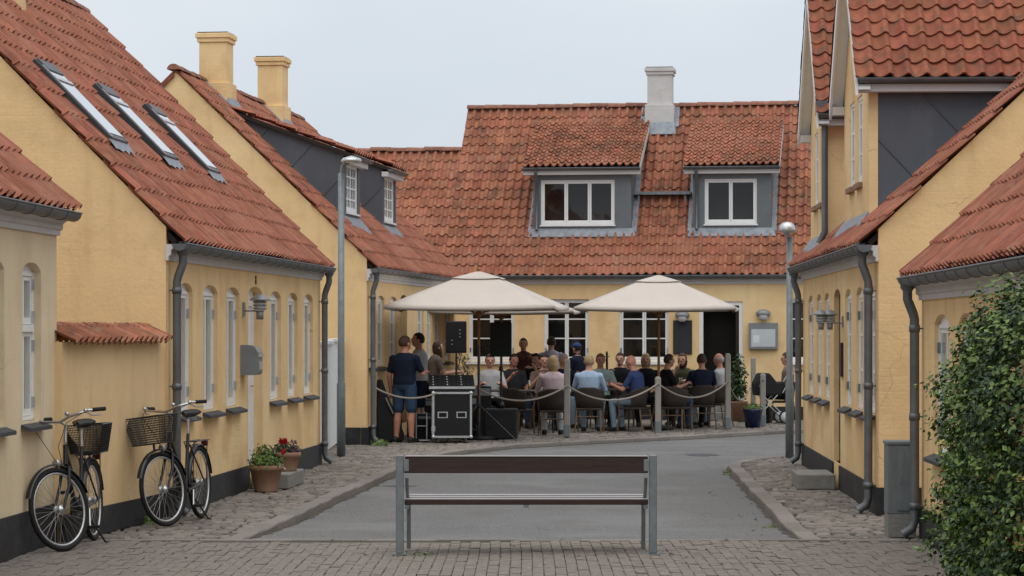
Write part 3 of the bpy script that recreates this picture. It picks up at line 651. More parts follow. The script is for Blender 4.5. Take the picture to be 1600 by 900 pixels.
# forecourt of narrow pavers
fm = MB(); fm.poly([(-4.6, 11, -.016), (4, 11, -.016), (4, 22.1, -.016), (-4.6, 22.1, -.016)]); FC = structure(fm.build('forecourt', MORTF))
S = []; pw, pl = .085, .16; i = 0; x = -4.35
while x < 3.62:
    y = 14.0+(pl/2 if i % 2 else 0)
    while y+pl < 21.99+1e-3:
        j = lambda s: rng.uniform(-s, s); wob = .006*math.sin(y*1.3+x)
        c = [(x+.002+j(.003)+wob, y+.003+j(.004)), (x+pw-.002+j(.003)+wob, y+.003+j(.004)), (x+pw-.002+j(.003)+wob, y+pl-.003+j(.004)), (x+.002+j(.003)+wob, y+pl-.003+j(.004))]
        S.append((c, dict(top=rng.uniform(-.006, .005)+.010*math.sin(x*1.1)*math.sin(y*.9+1), bev=.005, hgt=.06, lift=rng.uniform(-.03, .03)))); y += pl
    x += pw; i += 1
S.sort(key=lambda s: 0 if in_frame((s[0][0][0], s[0][0][1], 0), 0) else 1)
lay(FC, S, PAV, 'paver')
S = []; x = -4.3
while x < 3.6:
    l = rng.uniform(.5, .9); S.append(([(x+.005, 21.995), (x+l-.005, 21.995), (x+l-.005, 22.105), (x+.005, 22.105)], dict(top=rng.uniform(-.002, .006), bev=.008))); x += l
lay(FC, S, KERB, 'edge_stone')

# ------------------------------------------------------------------ houses
A2 = R(85.766)
SKY = [(1.32, .78, 1.36, 2.47), (3.88, .78, 1.36, 2.47), (6.42, .78, 1.36, 2.47)]     # centre u, width, t0, t1
def skip2(u, t): return any(abs(u-c) < w_/2+.02 and t0-.05 < t < t1-.02 for c, w_, t0, t1 in SKY) or (abs(u-4.15) < .3 and t > 3.85)
W2 = [(.60, 1.27), (1.84, 2.61), (3.13, 3.90), (5.93, 6.72), (7.26, 8.02), (8.54, 9.31)]
L2 = make_house('house', 'long yellow house with three roof windows, two terracotta pots at its door', (-3.316, 24.66), A2, 9.97, 3.25, 2.66, 45.5, YELLOW,
    [(a, b, .965, 2.27, .075) for a, b in W2]+[(4.46, 5.40, .20, 2.30, .075)], skip=skip2, tilem=TILE_R)
for a, b in W2: window(L2, a, b, .965, 2.27, .075, .045)
dm = MB(); dm.box(4.46, 4.53, .10, .18, .2, 2.2); dm.box(5.33, 5.40, .10, .18, .2, 2.2); dm.box(4.53, 5.33, .10, .18, 2.08, 2.30); dm.box(4.53, 5.33, .125, .17, .22, 2.08)
for zz in (.34, .95, 1.5): dm.box(4.64, 5.22, .115, .125, zz, zz+.42)
d_ = dm.build('door', WHITE, L2.root); hm = MB(); hm.tube([(5.25, .125, 1.15), (5.25, .08, 1.15), (5.14, .075, 1.15)], .009, 6); hm.build('handle', CHROME, d_)
downpipe(L2, .13, L2.gv, L2.gz); downpipe(L2, 9.86, L2.gv, L2.gz)
chimney(L2, 4.15, 2.82, .46, .46, 5.35, 7.0, YELLOW, base_h=.2, lead=False)
ey = Vector((0, math.cos(L2.p), math.sin(L2.p))); ez = Vector((0, -math.sin(L2.p), math.cos(L2.p)))
FRAMEM = mat('roof_window_frame', (.055, .058, .062), .4, .4, var=.15)
for c, w_, t0, t1 in SKY:
    Mx = axes((1, 0, 0), ey, ez, Vector((c, -L2.ov, L2.ze))+ey*t0+ez*.035); l = t1-t0; h_ = w_/2
    rw = MB(); rw.box(-h_, -h_+.07, 0, l, 0, .11); rw.box(h_-.07, h_, 0, l, 0, .11); rw.box(-h_+.07, h_-.07, 0, .08, 0, .105); rw.box(-h_+.07, h_-.07, l-.16, l, 0, .125)
    o = rw.build('roof_window', FRAMEM, L2.root, bevel=.008); o.matrix_local = Mx
    gl = MB(); gl.box(-h_+.055, h_-.055, .07, l-.16, .095, .1125); gl.build('pane', DGLASS, o)
    tr = MB(); tr.box(-h_+.05, h_-.05, l-.30, l-.25, .113, .124); tr.box(-h_+.02, -h_+.045, .0, l-.1, .112, .12); tr.build('vent_bar', ALU, o)
    fl = MB(); nn = 10
    for k in range(nn):
        x0 = -h_-.06+(w_+.12)*k/nn; x1 = x0+(w_+.12)/nn; z0, z1 = .05+.012*math.sin(k*1.9), .05+.012*math.sin(k*1.9+1.9)
        fl.add([(x0, -.13-.03*math.sin(k*2.3), z0+.02), (x1, -.13-.03*math.sin(k*2.3+2.3), z1+.02), (x1, 0, .085), (x0, 0, .085)], [(0, 1, 2, 3)], 0, True)
    fl.build('flashing', LEAD, o)

L3 = make_house('house', 'yellow gabled house with two dark zinc dormers and two chimneys', (-2.28, 40.4), R(82.875), 9.67, 3.1, 2.80, 44, YELLOW,
    [(a, b, 1.22, 2.36, .06) for a, b in [(.20, .68), (.95, 1.57), (2.09, 2.78), (5.0, 5.64), (6.05, 6.60), (6.98, 7.6), (8.2, 8.8)]]+[(3.17, 3.83, .22, 2.40, .06)],
    tilem=TILE_R, tw=.2, tc_=.34, skip=lambda u, t: any(a-.02 < u < b+.02 and .98 < t < 3.72 for a, b in ((1.5, 2.9), (5.1, 6.5))) or any(abs(u-c) < .32 and t > 3.75 for c in (2.05, 6.4)), zc=2.58)
for a, b in [(.20, .68), (.95, 1.57), (2.09, 2.78), (5.0, 5.64), (6.05, 6.60), (6.98, 7.6), (8.2, 8.8)]: window(L3, a, b, 1.22, 2.36, .06, .04, bars=(.34, .67), hinge=False)
dm = MB(); dm.box(3.17, 3.83, .12, .17, .22, 2.40); dm.box(3.25, 3.75, .105, .12, 1.2, 2.1); dm.build('door', BROWND, L3.root)
downpipe(L3, .12, L3.gv, L3.gz)
for a, b in ((1.5, 2.9), (5.1, 6.5)):
    shed_dormer(L3, a, b, .65, 4.70, 20, (a+.18, b-.18, 3.74, 4.56), .2, .34, TILE_R, frontm=ZINCD, winkw=dict(bars=(.25, .5, .75), vbars=1), eave=.14, side=.10, sideboards=False)
chimney(L3, 2.05, 2.92, .50, .46, 5.35, 6.74, YELLOW2); chimney(L3, 6.4, 2.92, .50, .46, 5.35, 6.80, YELLOW2)

ca, sa = math.cos(R(-8)), math.sin(R(-8)); CA = Vector((-1.2, 52.38)); cdv = Vector((ca, sa)); CO = CA-cdv*.15; Q = .25
WC = [(a+Q, b+Q) for a, b in [(.22, 1.16), (1.77, 2.68), (3.30, 4.30), (6.67, 7.6)]]
def skipC(u, t):
    v = t*math.cos(R(47))-.1; u = u-Q
    return any(a-.02 < u < b+.02 and .66 < v < 2.90 for a, b in ((1.46, 3.48), (4.74, 6.33))) or (abs(u-3.88) < .30 and v > 2.8)
CH = make_house('house', 'yellow café house across the street end, two wide dormers and a grey chimney', tuple(CO), R(-8), 9.85, 3.28, 2.93, 47, YELLOW,
    [(a, b, 1.17, 2.43, 0) for a, b in WC]+[(4.91+Q, 5.79+Q, .34, 2.38, 0)], tilem=TILE_O, tw=.175, tc_=.285, skip=skipC, zc=2.73, sag=.025, brk=.8, gdrop=(.16, 0))
for a, b in WC: window(CH, a, b, 1.17, 2.43, 0, .05, bars=(.36, .69), sill='white', curtain=False, hinge=True)
fr = MB(); fr.box(4.91+Q, 4.99+Q, .03, .13, .34, 2.38); fr.box(5.71+Q, 5.79+Q, .03, .13, .34, 2.38); fr.box(4.99+Q, 5.71+Q, .03, .13, 2.30, 2.38); d_ = fr.build('door_frame', WHITE, CH.root)
lf = MB(); lf.box(5.64+Q, 5.69+Q, .13, .40, .36, 2.29); lf.build('door_leaf', BROWND, d_)
th = MB(); th.box(4.8+Q, 5.9+Q, -.42, -.002, 0, .16); th.box(4.86+Q, 5.84+Q, -.20, -.001, .16, .33); th.build('door_step', STONE, CH.root, bevel=.01)
shed_dormer(CH, 1.46+Q, 3.48+Q, .65, 5.20, 24, (1.62+Q, 3.14+Q, 3.96, 4.88), .15, .21, TILE_O, cheekm=ZINCF, winkw=dict(cols=3), eave=.2, side=.18, seams=0, dp_u=1.54+Q, apron=.10)
shed_dormer(CH, 4.74+Q, 6.33+Q, .65, 5.20, 24, (4.98+Q, 6.04+Q, 3.96, 4.88), .15, .21, TILE_O, cheekm=ZINCF, winkw=dict(cols=2), eave=.2, side=.16, seams=0, dp_u=4.82+Q, apron=.10)
chimney(CH, 3.88+Q, 3.08, .52, .5, 6.1, 7.40, GREYCH, base_h=.50)
wk = MB(); wk.box(3.46+Q, 4.66+Q, 1.20, 1.46, 4.60, 4.66); wk.box(3.56+Q, 3.60+Q, 1.24, 1.44, 4.36, 4.585); wk.box(4.52+Q, 4.56+Q, 1.24, 1.44, 4.36, 4.585); wk.build('roof_walkway', LEAD, CH.root)
C2O = CO+cdv*(-7.06)
C2 = make_house('house', 'lower red tiled wing behind the dormered house, joined to the café roof', tuple(C2O), R(-8), 7.0, 2.38, 2.93, 47, YELLOW, [(3.0, 3.9, 1.17, 2.43, 0)], tilem=TILE_O, tw=.175, tc_=.285, zc=2.73, verge=.0, gables=(1, 0))
window(C2, 3.0, 3.9, 1.17, 2.43, 0, .05, bars=(.36, .69), sill='white', curtain=False)

W = 9.61; R2o = (3.92, 34.6)
D1, D2 = (4.41, 7.21), (.03, 2.72)
def skipR2(u, t):
    v = t*math.cos(R(43.5))-.1
    for a, b in (D1, D2):
        if a-.02 < u < b+.02 and v > .1:
            hh = 4.65+max(0, (b-a)/2-abs(u-(a+b)/2))*math.tan(R(48)); vmx = (hh-2.66)/math.tan(R(43.5))-.1
            if v < vmx-.05: return True
    return False
WR = [(8.69, 9.33), (7.42, 8.11), (6.14, 6.85), (3.39, 4.11), (2.24, 2.92), (.89, 1.68)]
R2 = make_house('house', 'yellow house with two tall gabled dormers and dark zinc cheeks', R2o, R(-92.148), W, 3.3, 2.66, 43.5, YELLOW,
    [(a, b, .97, 2.25, .075) for a, b in WR]+[(4.72, 5.55, .28, 2.27, .075)], tilem=TILE_R, skip=skipR2)
for a, b in WR: window(R2, a, b, .97, 2.25, .075, .028, bars=(.33, .66))
dm = MB(); dm.box(4.72, 5.55, .06, .12, .28, 2.27); dm.box(4.82, 5.45, .048, .06, .5, 1.2); dm.box(4.82, 5.45, .048, .06, 1.3, 2.05); dm.build('door', BROWND, R2.root)
downpipe(R2, 9.42, R2.gv, R2.gz); downpipe(R2, .12, R2.gv, R2.gz)
pl = MB(); pl.box(5.72, 5.94, -.03, -.002, 1.28, 1.66); pl.build('wall_sign', BROWND, R2.root)

def gabled_dormer(H, ua, ub, vf, ez_, pitch, tw, tc_, tm, dp=None, ret=.10):
    p = R(pitch); um = (ua+ub)/2; hw = (ub-ua)/2; rz = lambda v: H.rz(v)+.07; zb = rz(vf)-.12
    apex = ez_+hw*math.tan(p)
    wn = [(um-.72, um-.17), (um+.17, um+.72)]; wz = (3.42, 4.38)
    mb = MB(); panel(mb, ua, ub, zb, ez_, [(a, b, wz[0], wz[1], 0) for a, b in wn], y=vf, depth=.2)
    mb.poly([(ua, vf, ez_), (ub, vf, ez_), (um, vf, apex)])
    # yellow returns, then zinc cheeks
    vmx = (ez_-H.ze)/math.tan(H.p)-H.ov
    for u, s in ((ua, 1), (ub, -1)):
        mb.prism([(u, vf+.001, zb), (u, vf+ret, rz(vf+ret)-.1), (u, vf+ret, ez_), (u, vf+.001, ez_)], (s*.05, 0, 0), 0)
        mb.prism([(u+.012*s, vf+ret+.001, rz(vf+ret)-.1), (u+.012*s, vf+ret+.001, ez_+.1), (u+.012*s, vmx+.15, ez_+.1), (u+.012*s, vmx+.15, ez_)], (s*.05, 0, 0), 1)
    D = mb.build('dormer', [YELLOW, ZINCD], H.root)
    for u, s in ((ua, -1), (ub, 1)):
        for k in range(3):
            vs_ = vf+ret+(vmx-vf-ret)*(k+.8)/3.6; d = Vector((0, -math.sin(H.p), math.cos(H.p))); P0 = Vector((u-.012*(-s)*-1, vs_, rz(vs_))); P0.x = u-s*.012+s*.006
            tm_ = min((ez_-P0.z)/d.z, (vs_-vf-ret)/math.sin(H.p))
            if tm_ > .1: q = MB(); q.tube([P0, P0+d*tm_], .009, 5, smooth=False); q.build('seam', ZINCD, D)
    fm = MB()
    for u, s in ((ua, -1), (ub, 1)):
        x0, x1 = sorted((u-s*.01, u+s*.13)); fm.hexa([(x0, vf, rz(vf)-.02), (x1, vf, rz(vf)-.02), (x1, vmx, rz(vmx)-.02), (x0, vmx, rz(vmx)-.02), (x0, vf, rz(vf)+.035), (x1, vf, rz(vf)+.035), (x1, vmx, rz(vmx)+.035), (x0, vmx, rz(vmx)+.035)])
    v1 = vf-.17; fm.hexa([(ua-.12, v1, rz(v1)+.0), (ub+.12, v1, rz(v1)), (ub+.05, vf-.004, rz(vf)), (ua-.05, vf-.004, rz(vf)), (ua-.12, v1, rz(v1)+.025), (ub+.12, v1, rz(v1)+.025), (ub+.05, vf-.004, rz(vf)+.10), (ua-.05, vf-.004, rz(vf)+.10)])
    fm.build('flashing', LEAD, D)
    for a, b in wn:
        wo = window(H, a, b, wz[0], wz[1], 0, vf+.014, bars=(.33, .66), sill='none', curtain=True, hinge=False)
        sm = MB(); sm.box(a-.04, b+.04, vf-.05, vf+.014, wz[0]-.06, wz[0]-.003); sm.build('sill', TERRA, wo)
    # gable roof, ridge running back into the main roof
    v0 = vf-.16; v2 = H.half-.02; o_ = .20
    rm = MB(); zt = ez_+.05
    for s in (-1, 1):
        e = um+s*(hw+o_); ze_ = zt-o_*math.tan(p); za = zt+hw*math.tan(p)
        q = [(e, v0+.03, ze_), (e, v2, ze_), (um, v2, za), (um, v0+.03, za)]; rm.prism(q, (0, 0, -.07))
    DR = rm.build('dormer_roof', UNDER, H.root)
    Ts = (hw+o_)/math.cos(p)
    for s in (-1, 1):
        ey = Vector((-s*math.cos(p), 0, math.sin(p))); ez2 = Vector((s*math.sin(p), 0, math.cos(p))); ex = ey.cross(ez2)
        O = Vector((um+s*(hw+o_), v0 if s > 0 else v2, zt-o_*math.tan(p)))+ez2*.012-ey*.03
        sk = lambda u, t: (lambda P: P.z < rz(P.y)-.05)(O+ex*u+ey*t)
        tilefield(H, DR, O, ex, ey, ez2, v2-v0, Ts, tw, tc_, tm, skip=sk, sag=.006)
    # ridge tiles along v
    n = int((v2-v0)/.38); k = 8; mbx = MB(); r_ = .11
    V = [(rr*math.cos(math.pi*j/k), y, rr*.85*math.sin(math.pi*j/k)-.02) for y, rr in ((0, r_*1.06), (.2, r_), (.41, r_*.94)) for j in range(k+1)]
    mbx.add(V, [(a*(k+1)+j, a*(k+1)+j+1, (a+1)*(k+1)+j+1, (a+1)*(k+1)+j) for a in range(2) for j in range(k)], 0, True); mer = mbx.mesh('ridge_tile', RIDGE)
    for i in range(n): inst('ridge_tile', mer, DR, Matrix.Translation((um, v0+i*.38, zt+hw*math.tan(p)+.04)))
    # white barge boards and boxed soffit
    bb = MB()
    for s in (-1, 1):
        e = um+s*(hw+o_+.03); ze_ = zt-(o_+.03)*math.tan(p); za = zt+hw*math.tan(p)
        bb.prism([(e, v0, ze_-.16), (e, v0, ze_+.045), (um, v0, za+.045), (um, v0, za-.16)], (0, .028, 0))
        bb.prism([(e, v0+.03, ze_-.10), (um, v0+.03, za-.10), (um, vf-.002, za-.10), (e, vf-.002, ze_-.10)], (0, 0, .02))
    bb.build('barge_board', WHITE, DR)
    for s in (-1, 1):
        e = um+s*(hw+o_); ze_ = zt-o_*math.tan(p); fb = MB(); x0, x1 = sorted((e-s*.02, e-s*(o_-.004))); vmg = (ze_-.1-H.ze)/math.tan(H.p)-H.ov
        fb.box(x0, x1, v0+.03, vmg+.1, ze_-.15, ze_-.055); fb.build('fascia_board', CORN, DR)
        gm = MB(); cx = e+s*.03; arc = [(cx+.055*math.cos(a), ze_-.01+.055*math.sin(a)) for a in [math.pi+math.pi*i/8 for i in range(9)]]
        prof = arc+[(cx+.05, ze_-.008), (cx-.05, ze_-.008)]
        gm.add([(x, v0+.02, z) for x, z in prof]+[(x, vmg+.05, z) for x, z in prof], [(i, (i+1) % 11, 11+(i+1) % 11, 11+i) for i in range(11)]+[tuple(range(11)), tuple(range(11, 22))]); gm.build('gutter', ZINC, DR)
    if dp is not None:
        q = MB(); q.tube([(dp, vf-.02, ez_-.12), (dp, vf-.05, ez_-.3), (dp, vf-.05, rz(vf)+.1), (dp, vf-.12, rz(vf-.1)+.05)], .04, 10); q.box(dp-.09, dp+.09, vf-.16, vf+.05, ez_-.2, ez_-.02); q.build('downpipe', ZINC, DR)
gabled_dormer(R2, D1[0], D1[1], .15, 4.65, 48, .19, .215, TILE_L)
gabled_dormer(R2, D2[0], D2[1], .10, 4.65, 48, .19, .215, TILE_L, dp=D2[1]+.12, ret=.75)

R1 = make_house('house', 'low yellow house with tiled roof behind the rose hedge', (3.555, 22.3), R(-91.844), 9.5, 3.0, 2.28, 44, YELLOW2, [(.83, 1.70, .78, 1.93, .08), (2.27, 3.05, .78, 1.93, .08), (3.75, 4.6, .78, 1.93, .08)], tilem=TILE_R, zc=2.06)
for a, b in ((.83, 1.70), (2.27, 3.05), (3.75, 4.6)): window(R1, a, b, .78, 1.93, .08, .035, bars=(.5,))
downpipe(R1, .10, R1.gv, R1.gz, neck=.26)
L1 = make_house('house', 'pale cream house with tall transomed windows beside the garden wall', (-4.375, 12.785), R(86.704), 9.0, 3.0, 2.82, 42, CREAM, [(7.83, 8.45, 1.06, 2.35, .07), (6.62, 7.26, 1.06, 2.35, .07), (5.4, 6.05, 1.06, 2.35, .07)], tilem=TILE_R, zc=2.60, plinth=.34)
for a, b in ((7.83, 8.45), (6.62, 7.26), (5.4, 6.05)): window(L1, a, b, 1.06, 2.35, .07, .06, transom=.62)

for H in (L1, L2, L3, CH, C2, R1, R2): finish_tiles(H)
# ------------------------------------------------------------------ garden wall, gate
def frame_between(a, b):
    a, b = Vector(a), Vector(b); d = b-a; return d.length, math.atan2(d.y, d.x)
l, an = frame_between((-3.80, 21.70), (-3.335, 24.70))
gw = thing('garden_wall', 'yellow garden wall capped with red tiles between cream and yellow house', 'wall', (-3.80, 21.70, 0), an)
mb = MB(); mb.box(0, l, 0, .26, 0, 1.70); mb.build('masonry', RENDERW, gw)
mb = MB(); mb.box(0, l, -.022, .1, 0, .24); mb.build('plinth', TAR, gw)
k = tmpl(.165, .22, TILE_O); me = TMPL[k][2]; n = int(l/.165)
for s in (0, 1):
    p = R(30); ey = Vector((0, math.cos(p)*(1 if s == 0 else -1), math.sin(p))); ez = Vector((0, -math.sin(p)*(1 if s == 0 else -1), math.cos(p))); ex = ey.cross(ez)
    for i in range(n): inst('tile', me, gw, axes(ex, ey, ez, Vector(((i+.5)*(l-.2)/n, -.07 if s == 0 else .33, 1.66+rng.uniform(-.006, .006)))) @ Matrix.Rotation(rng.uniform(-.03, .03), 4, 'Z'))
n = int(l/.33); cm = MB(); V = [(x, rr*math.cos(math.pi*j/8), rr*.7*math.sin(math.pi*j/8)) for x, rr in ((0, .05), (.35, .045)) for j in range(9)]
cm.add(V, [(j, 9+j, 10+j, j+1) for j in range(8)], 0, True); cme = cm.mesh('ridge_tile', TILE_O)
for i in range(n): inst('ridge_tile', cme, gw, Matrix.Translation((i*(l-.2)/n, .13, 1.835+rng.uniform(-.004, .004))))

l, an = frame_between((-2.615, 34.75), (-2.64, 40.35))
gt = thing('gate', 'white painted board gate with two leaves between the yellow houses', 'gate', (-2.615, 34.75, 0), an)
for k in range(2):
    x0, x1 = (.02+k*l/2, (k+1)*l/2-.02); lf = MB(); lf.box(x0, x1, .03, .06, .22, .32); lf.box(x0, x1, .03, .06, 1.30, 1.40); L0 = lf.build('gate_leaf', WHITE, gt); x = x0
    cp = MB(); cp.box(x0-.01, x1+.01, -.03, .08, 1.60+.03*k, 1.645+.03*k); cp.build('cap_rail', WHITE, L0)
    while x < x1-.05:
        bm_ = MB(); bm_.box(x+.002, min(x+.118, x1), 0+rng.uniform(0, .004), .03, .10, 1.60+.03*k); bm_.build('board', WHITE, L0); x += .12

# ------------------------------------------------------------------ bench
bx = thing('bench', 'brown plank bench on grey steel posts in the forecourt', 'bench', (.115, 20.62, 0))
hw = 1.015
for s in (-1, 1):
    x = s*hw; mb = MB(); mb.hexa([(x-.031, -.03, .012), (x+.031, -.03, .012), (x+.031, .035, .012), (x-.031, .035, .012), (x-.031, -.035, .80), (x+.031, -.035, .80), (x+.031, .02, .80), (x-.031, .02, .80)])
    lg = mb.build('leg', STEEL, bx, bevel=.006)
    fp = MB(); fp.box(x-.055, x+.055, -.05, .06, .0, .012); fp.build('foot_plate', STEEL, lg)
    xi = x-s*.055; f2 = MB(); f2.hexa([(xi-.016, .40, .012), (xi+.016, .40, .012), (xi+.016, .45, .012), (xi-.016, .45, .012), (xi-.016, .36, .40), (xi+.016, .36, .40), (xi+.016, .41, .40), (xi-.016, .41, .40)]); f2.build('leg', STEEL, bx, bevel=.004)
    ar = MB(); ar.box(xi-.016, xi+.016, .02, .48, .365, .395); ar.tube([(xi, .03, .62), (xi, .10, .52), (xi, .22, .43)], .014, 6); ar.build('bracket', STEEL, bx)
    ti = MB(); ti.box(min(x-s*.036, x-s*.075), max(x-s*.036, x-s*.075), -.038, -.031, .67, .765); ti.build('clamp_plate', STEEL, bx, bevel=.003)
mb = MB(); mb.box(-hw+.04, hw-.04, -.030, .012, .655, .785); pk = mb.build('backrest', WOODB, bx, bevel=.006)
mb = MB(); mb.box(-hw+.045, hw-.045, -.034, .016, .786, .797); mb.build('top_rail', BENCHSHEEN, pk, bevel=.002)
for k in range(3):
    y = .05+k*.152; dz = k*.006; mb = MB(); mb.box(-hw+.035, hw-.035, y, y+.147, .396+dz, .438+dz); sp = mb.build('seat_slat', WOODB, bx, bevel=.005)
    mb = MB(); mb.box(-hw+.037, hw-.037, y+.003, y+.144, .4385+dz, .4435+dz); mb.build('sheen_strip', BENCHSHEEN, sp)  # added pale strip: sky sheen on the slat top, put into the colour
mb = MB(); mb.box(-.02, .02, .05, .48, .372, .395); mb.build('centre_strap', STEEL, bx)

# ------------------------------------------------------------------ bicycles
def bicycle(name, label, loc, heading, steer, basket, lean=.06, stand=True):
    """local x forward, z up; heading is the world angle of the frame's forward axis"""
    b = thing(name, label, 'bicycle', loc, heading); b.rotation_euler = Euler((lean, 0, heading), 'XYZ'); Rw = .335
    fx, rx = .56, -.52; head0 = Vector((.36, 0, .86)); head1 = Vector((.40, 0, .70)); ax = (head1-head0).normalized()
    S = Matrix.Translation(head0) @ Matrix.Rotation(steer, 4, -ax) @ Matrix.Translation(-head0)
    def wheel(cx, M, nm):
        t = MB(); t.torus((cx, 0, Rw+.012), Rw-.012, .0215, 40, 8); t.xf(M); wo = t.build(nm, RUBBER, b)
        r_ = MB(); r_.torus((cx, 0, Rw+.012), Rw-.040, .011, 40, 6); r_.xf(M); r_.build('rim', ALU, wo)
        h = MB(); h.lathe([(.0, -.05), (.012, -.05), (.014, -.035), (.034, -.032), (.034, -.022), (.022, -.015), (.022, .015), (.034, .022), (.034, .032), (.014, .035), (.012, .05), (0, .05)], 12, (cx, 0, Rw+.012), axis='y'); h.xf(M); h.build('hub', ALU, wo)
        sp = MB()
        for i in range(32):
            a = 2*math.pi*i/32; sd = .028 if i % 2 else -.028; a2 = a+(.32 if (i//2) % 2 else -.32)
            sp.tube([(cx+.032*math.cos(a2), sd, Rw+.012+.032*math.sin(a2)), (cx+(Rw-.045)*math.cos(a), 0, Rw+.012+(Rw-.045)*math.sin(a))], .0016, 4, cap=False)
        sp.xf(M); sp.build('spokes', CHROME, wo)
        return wo
    wheel(fx, S, 'front_wheel'); wheel(rx, Matrix.Identity(4), 'rear_wheel')
    def fender(cx, a0, a1, M):
        f = MB(); N_ = 26; sec = [(-.028, -.006), (-.02, .006), (0, .010), (.02, .006), (.028, -.006)]; V = []
        for i in range(N_+1):
            a = a0+(a1-a0)*i/N_
            for y, dr in sec: V.append((cx+(Rw+.028+dr)*math.cos(a), y, Rw+.012+(Rw+.028+dr)*math.sin(a)))
        f.add(V, [(i*5+j, i*5+j+1, (i+1)*5+j+1, (i+1)*5+j) for i in range(N_) for j in range(4)], 0, True); f.xf(M); f.build('mudguard', BLACKP, b)
    fender(fx, R(20), R(165), S); fender(rx, R(0), R(170), Matrix.Identity(4))
    bb_ = Vector((-.06, 0, .30)); seat = Vector((-.22, 0, .82)); rh = Vector((rx, 0, Rw+.012))
    fr = MB(); fr.tube([head0, head1], .021, 10); fr.tube([head1+Vector((-.005, 0, .03)), (.18, 0, .42), bb_], .019, 10); fr.tube([head0+Vector((.01, 0, -.05)), (.12, 0, .56), bb_+Vector((-.04, 0, .16))], .015, 8)
    fr.tube([bb_, seat], .017, 10); fr.tube([bb_+Vector((0, -.04, 0)), bb_+Vector((0, .04, 0))], .024, 10)
    for s in (-.05, .05): fr.tube([bb_+Vector((0, s*.6, 0)), rh+Vector((0, s, 0))], .010, 6); fr.tube([seat+Vector((.03, s*.4, -.10)), rh+Vector((0, s, 0))], .009, 6)
    fr.build('frame', BLACKP, b)
    fk = MB(); crown = head1+ax*.03
    for s in (-.052, .052): fk.tube([crown+Vector((0, s*.75, 0)), crown+ax*.15+Vector((.01, s, 0)), (fx-.02, s, Rw+.05), (fx, s, Rw+.012)], [.015, .014, .011, .009], 8)
    fk.tube([crown+Vector((0, -.045, 0)), crown+Vector((0, .045, 0))], .016, 8); fk.xf(S); fk.build('fork', BLACKP, b)
    stt = head0+Vector((-.035, 0, .16)); hb = MB(); hb.tube([head0-ax*.02, stt+Vector((0, 0, 0)), stt+Vector((.05, 0, .03))], .0125, 8); c0 = stt+Vector((.06, 0, .03))
    hb.tube([(c0.x-.22, -.30, c0.z+.05), (c0.x-.06, -.27, c0.z+.055), (c0.x+.05, -.16, c0.z+.03), c0, (c0.x+.05, .16, c0.z+.03), (c0.x-.06, .27, c0.z+.055), (c0.x-.22, .30, c0.z+.05)], .0115, 8)
    hb.xf(S); hbo = hb.build('handlebar', CHROME, b)
    for s in (-1, 1):
        gp = MB(); gp.tube([(c0.x-.23, s*.302, c0.z+.05), (c0.x-.10, s*.282, c0.z+.054)], .0175, 10); gp.xf(S); gp.build('grip', RUBBER, hbo)
        lv = MB(); lv.tube([(c0.x-.05, s*.265, c0.z+.04), (c0.x-.08, s*.285, c0.z+.01), (c0.x-.17, s*.31, c0.z+.005)], .006, 5); lv.sphere((c0.x-.04, s*.262, c0.z+.055), .020, 8, 6); lv.xf(S); lv.build('brake_lever', CHROME, hbo)
        cb = MB(); cb.tube([(c0.x-.02, s*.24, c0.z+.04), (c0.x+.12, s*.18, c0.z-.02), (c0.x+.13, s*.06, c0.z-.20), (head1.x+.06, s*.02, head1.z)], .0028, 5); cb.xf(S); cb.build('cable', RUBBER, hbo)
    be = MB(); be.sphere((c0.x+.03, .12, c0.z+.055), (.022, .022, .018), 10, 6); be.xf(S); be.build('bell', CHROME, hbo)
    lp = MB(); lp.lathe([(0, -.05), (.022, -.045), (.034, -.01), (.036, .012), (.030, .02), (0, .022)], 12, (head1.x+.10, 0, head1.z+.02), axis='x'); lp.tube([(head1.x+.02, 0, head1.z-.01), (head1.x+.09, 0, head1.z)], .006, 5); lp.xf(S); lp.build('headlamp', CHROME, b)
    sp = MB(); sp.tube([seat-Vector((0, 0, .05)), seat+Vector((-.03, 0, .16))], .0135, 10); sp.build('seat_post', CHROME, b)
    sx = seat.x-.03; sz = seat.z+.19; prof = [(.15, .016), (.09, .026), (.02, .045), (-.05, .085), (-.10, .105), (-.145, .09), (-.16, .045)]
    sm = MB(); N_ = 12; V = []
    for px, hw_ in prof:
        for j in range(N_):
            a = 2*math.pi*j/N_; V.append((sx+px, hw_*math.cos(a), sz+(.030 if math.sin(a) > 0 else .034)*math.sin(a)*(1-.25*(px > .08))+(.012 if px < -.06 else 0)))
    sm.add(V, [(i*N_+j, i*N_+(j+1) % N_, (i+1)*N_+(j+1) % N_, (i+1)*N_+j) for i in range(len(prof)-1) for j in range(N_)]+[tuple(range(N_))], 0, True); sm.add(V[-N_:], [tuple(range(N_))], 0, True); so = sm.build('saddle', LEATH, b)
    ss = MB()
    for s in (-.05, .05): ss.torus((sx-.09, s, sz-.045), .018, .004, 10, 5); 
    ss.tube([(sx-.12, -.03, sz-.06), (sx+.1, 0, sz-.03), (sx-.12, .03, sz-.06)], .004, 5); ss.build('saddle_spring', CHROME, so)
    # rear carrier
    rz_ = 2*Rw+.075; rk = MB()
    for s in (-.06, 0, .06): rk.tube([(-.27, s, rz_), (-.72, s, rz_)], .006, 6)
    for x in (-.30, -.5, -.70): rk.tube([(x, -.065, rz_), (x, .065, rz_)], .006, 6)
    for s in (-.065, .065): rk.tube([(-.62, s, rz_), (rx-.01, s, Rw+.02)], .005, 6); rk.tube([(-.28, s, rz_), (-.22, s*.3, .70)], .005, 6)
    rk.build('carrier', BLACKP, b)
    rl = MB(); rl.box(-.765, -.735, -.03, .03, rz_-.06, rz_-.01); rl.build('rear_lamp', LAMPR, b)
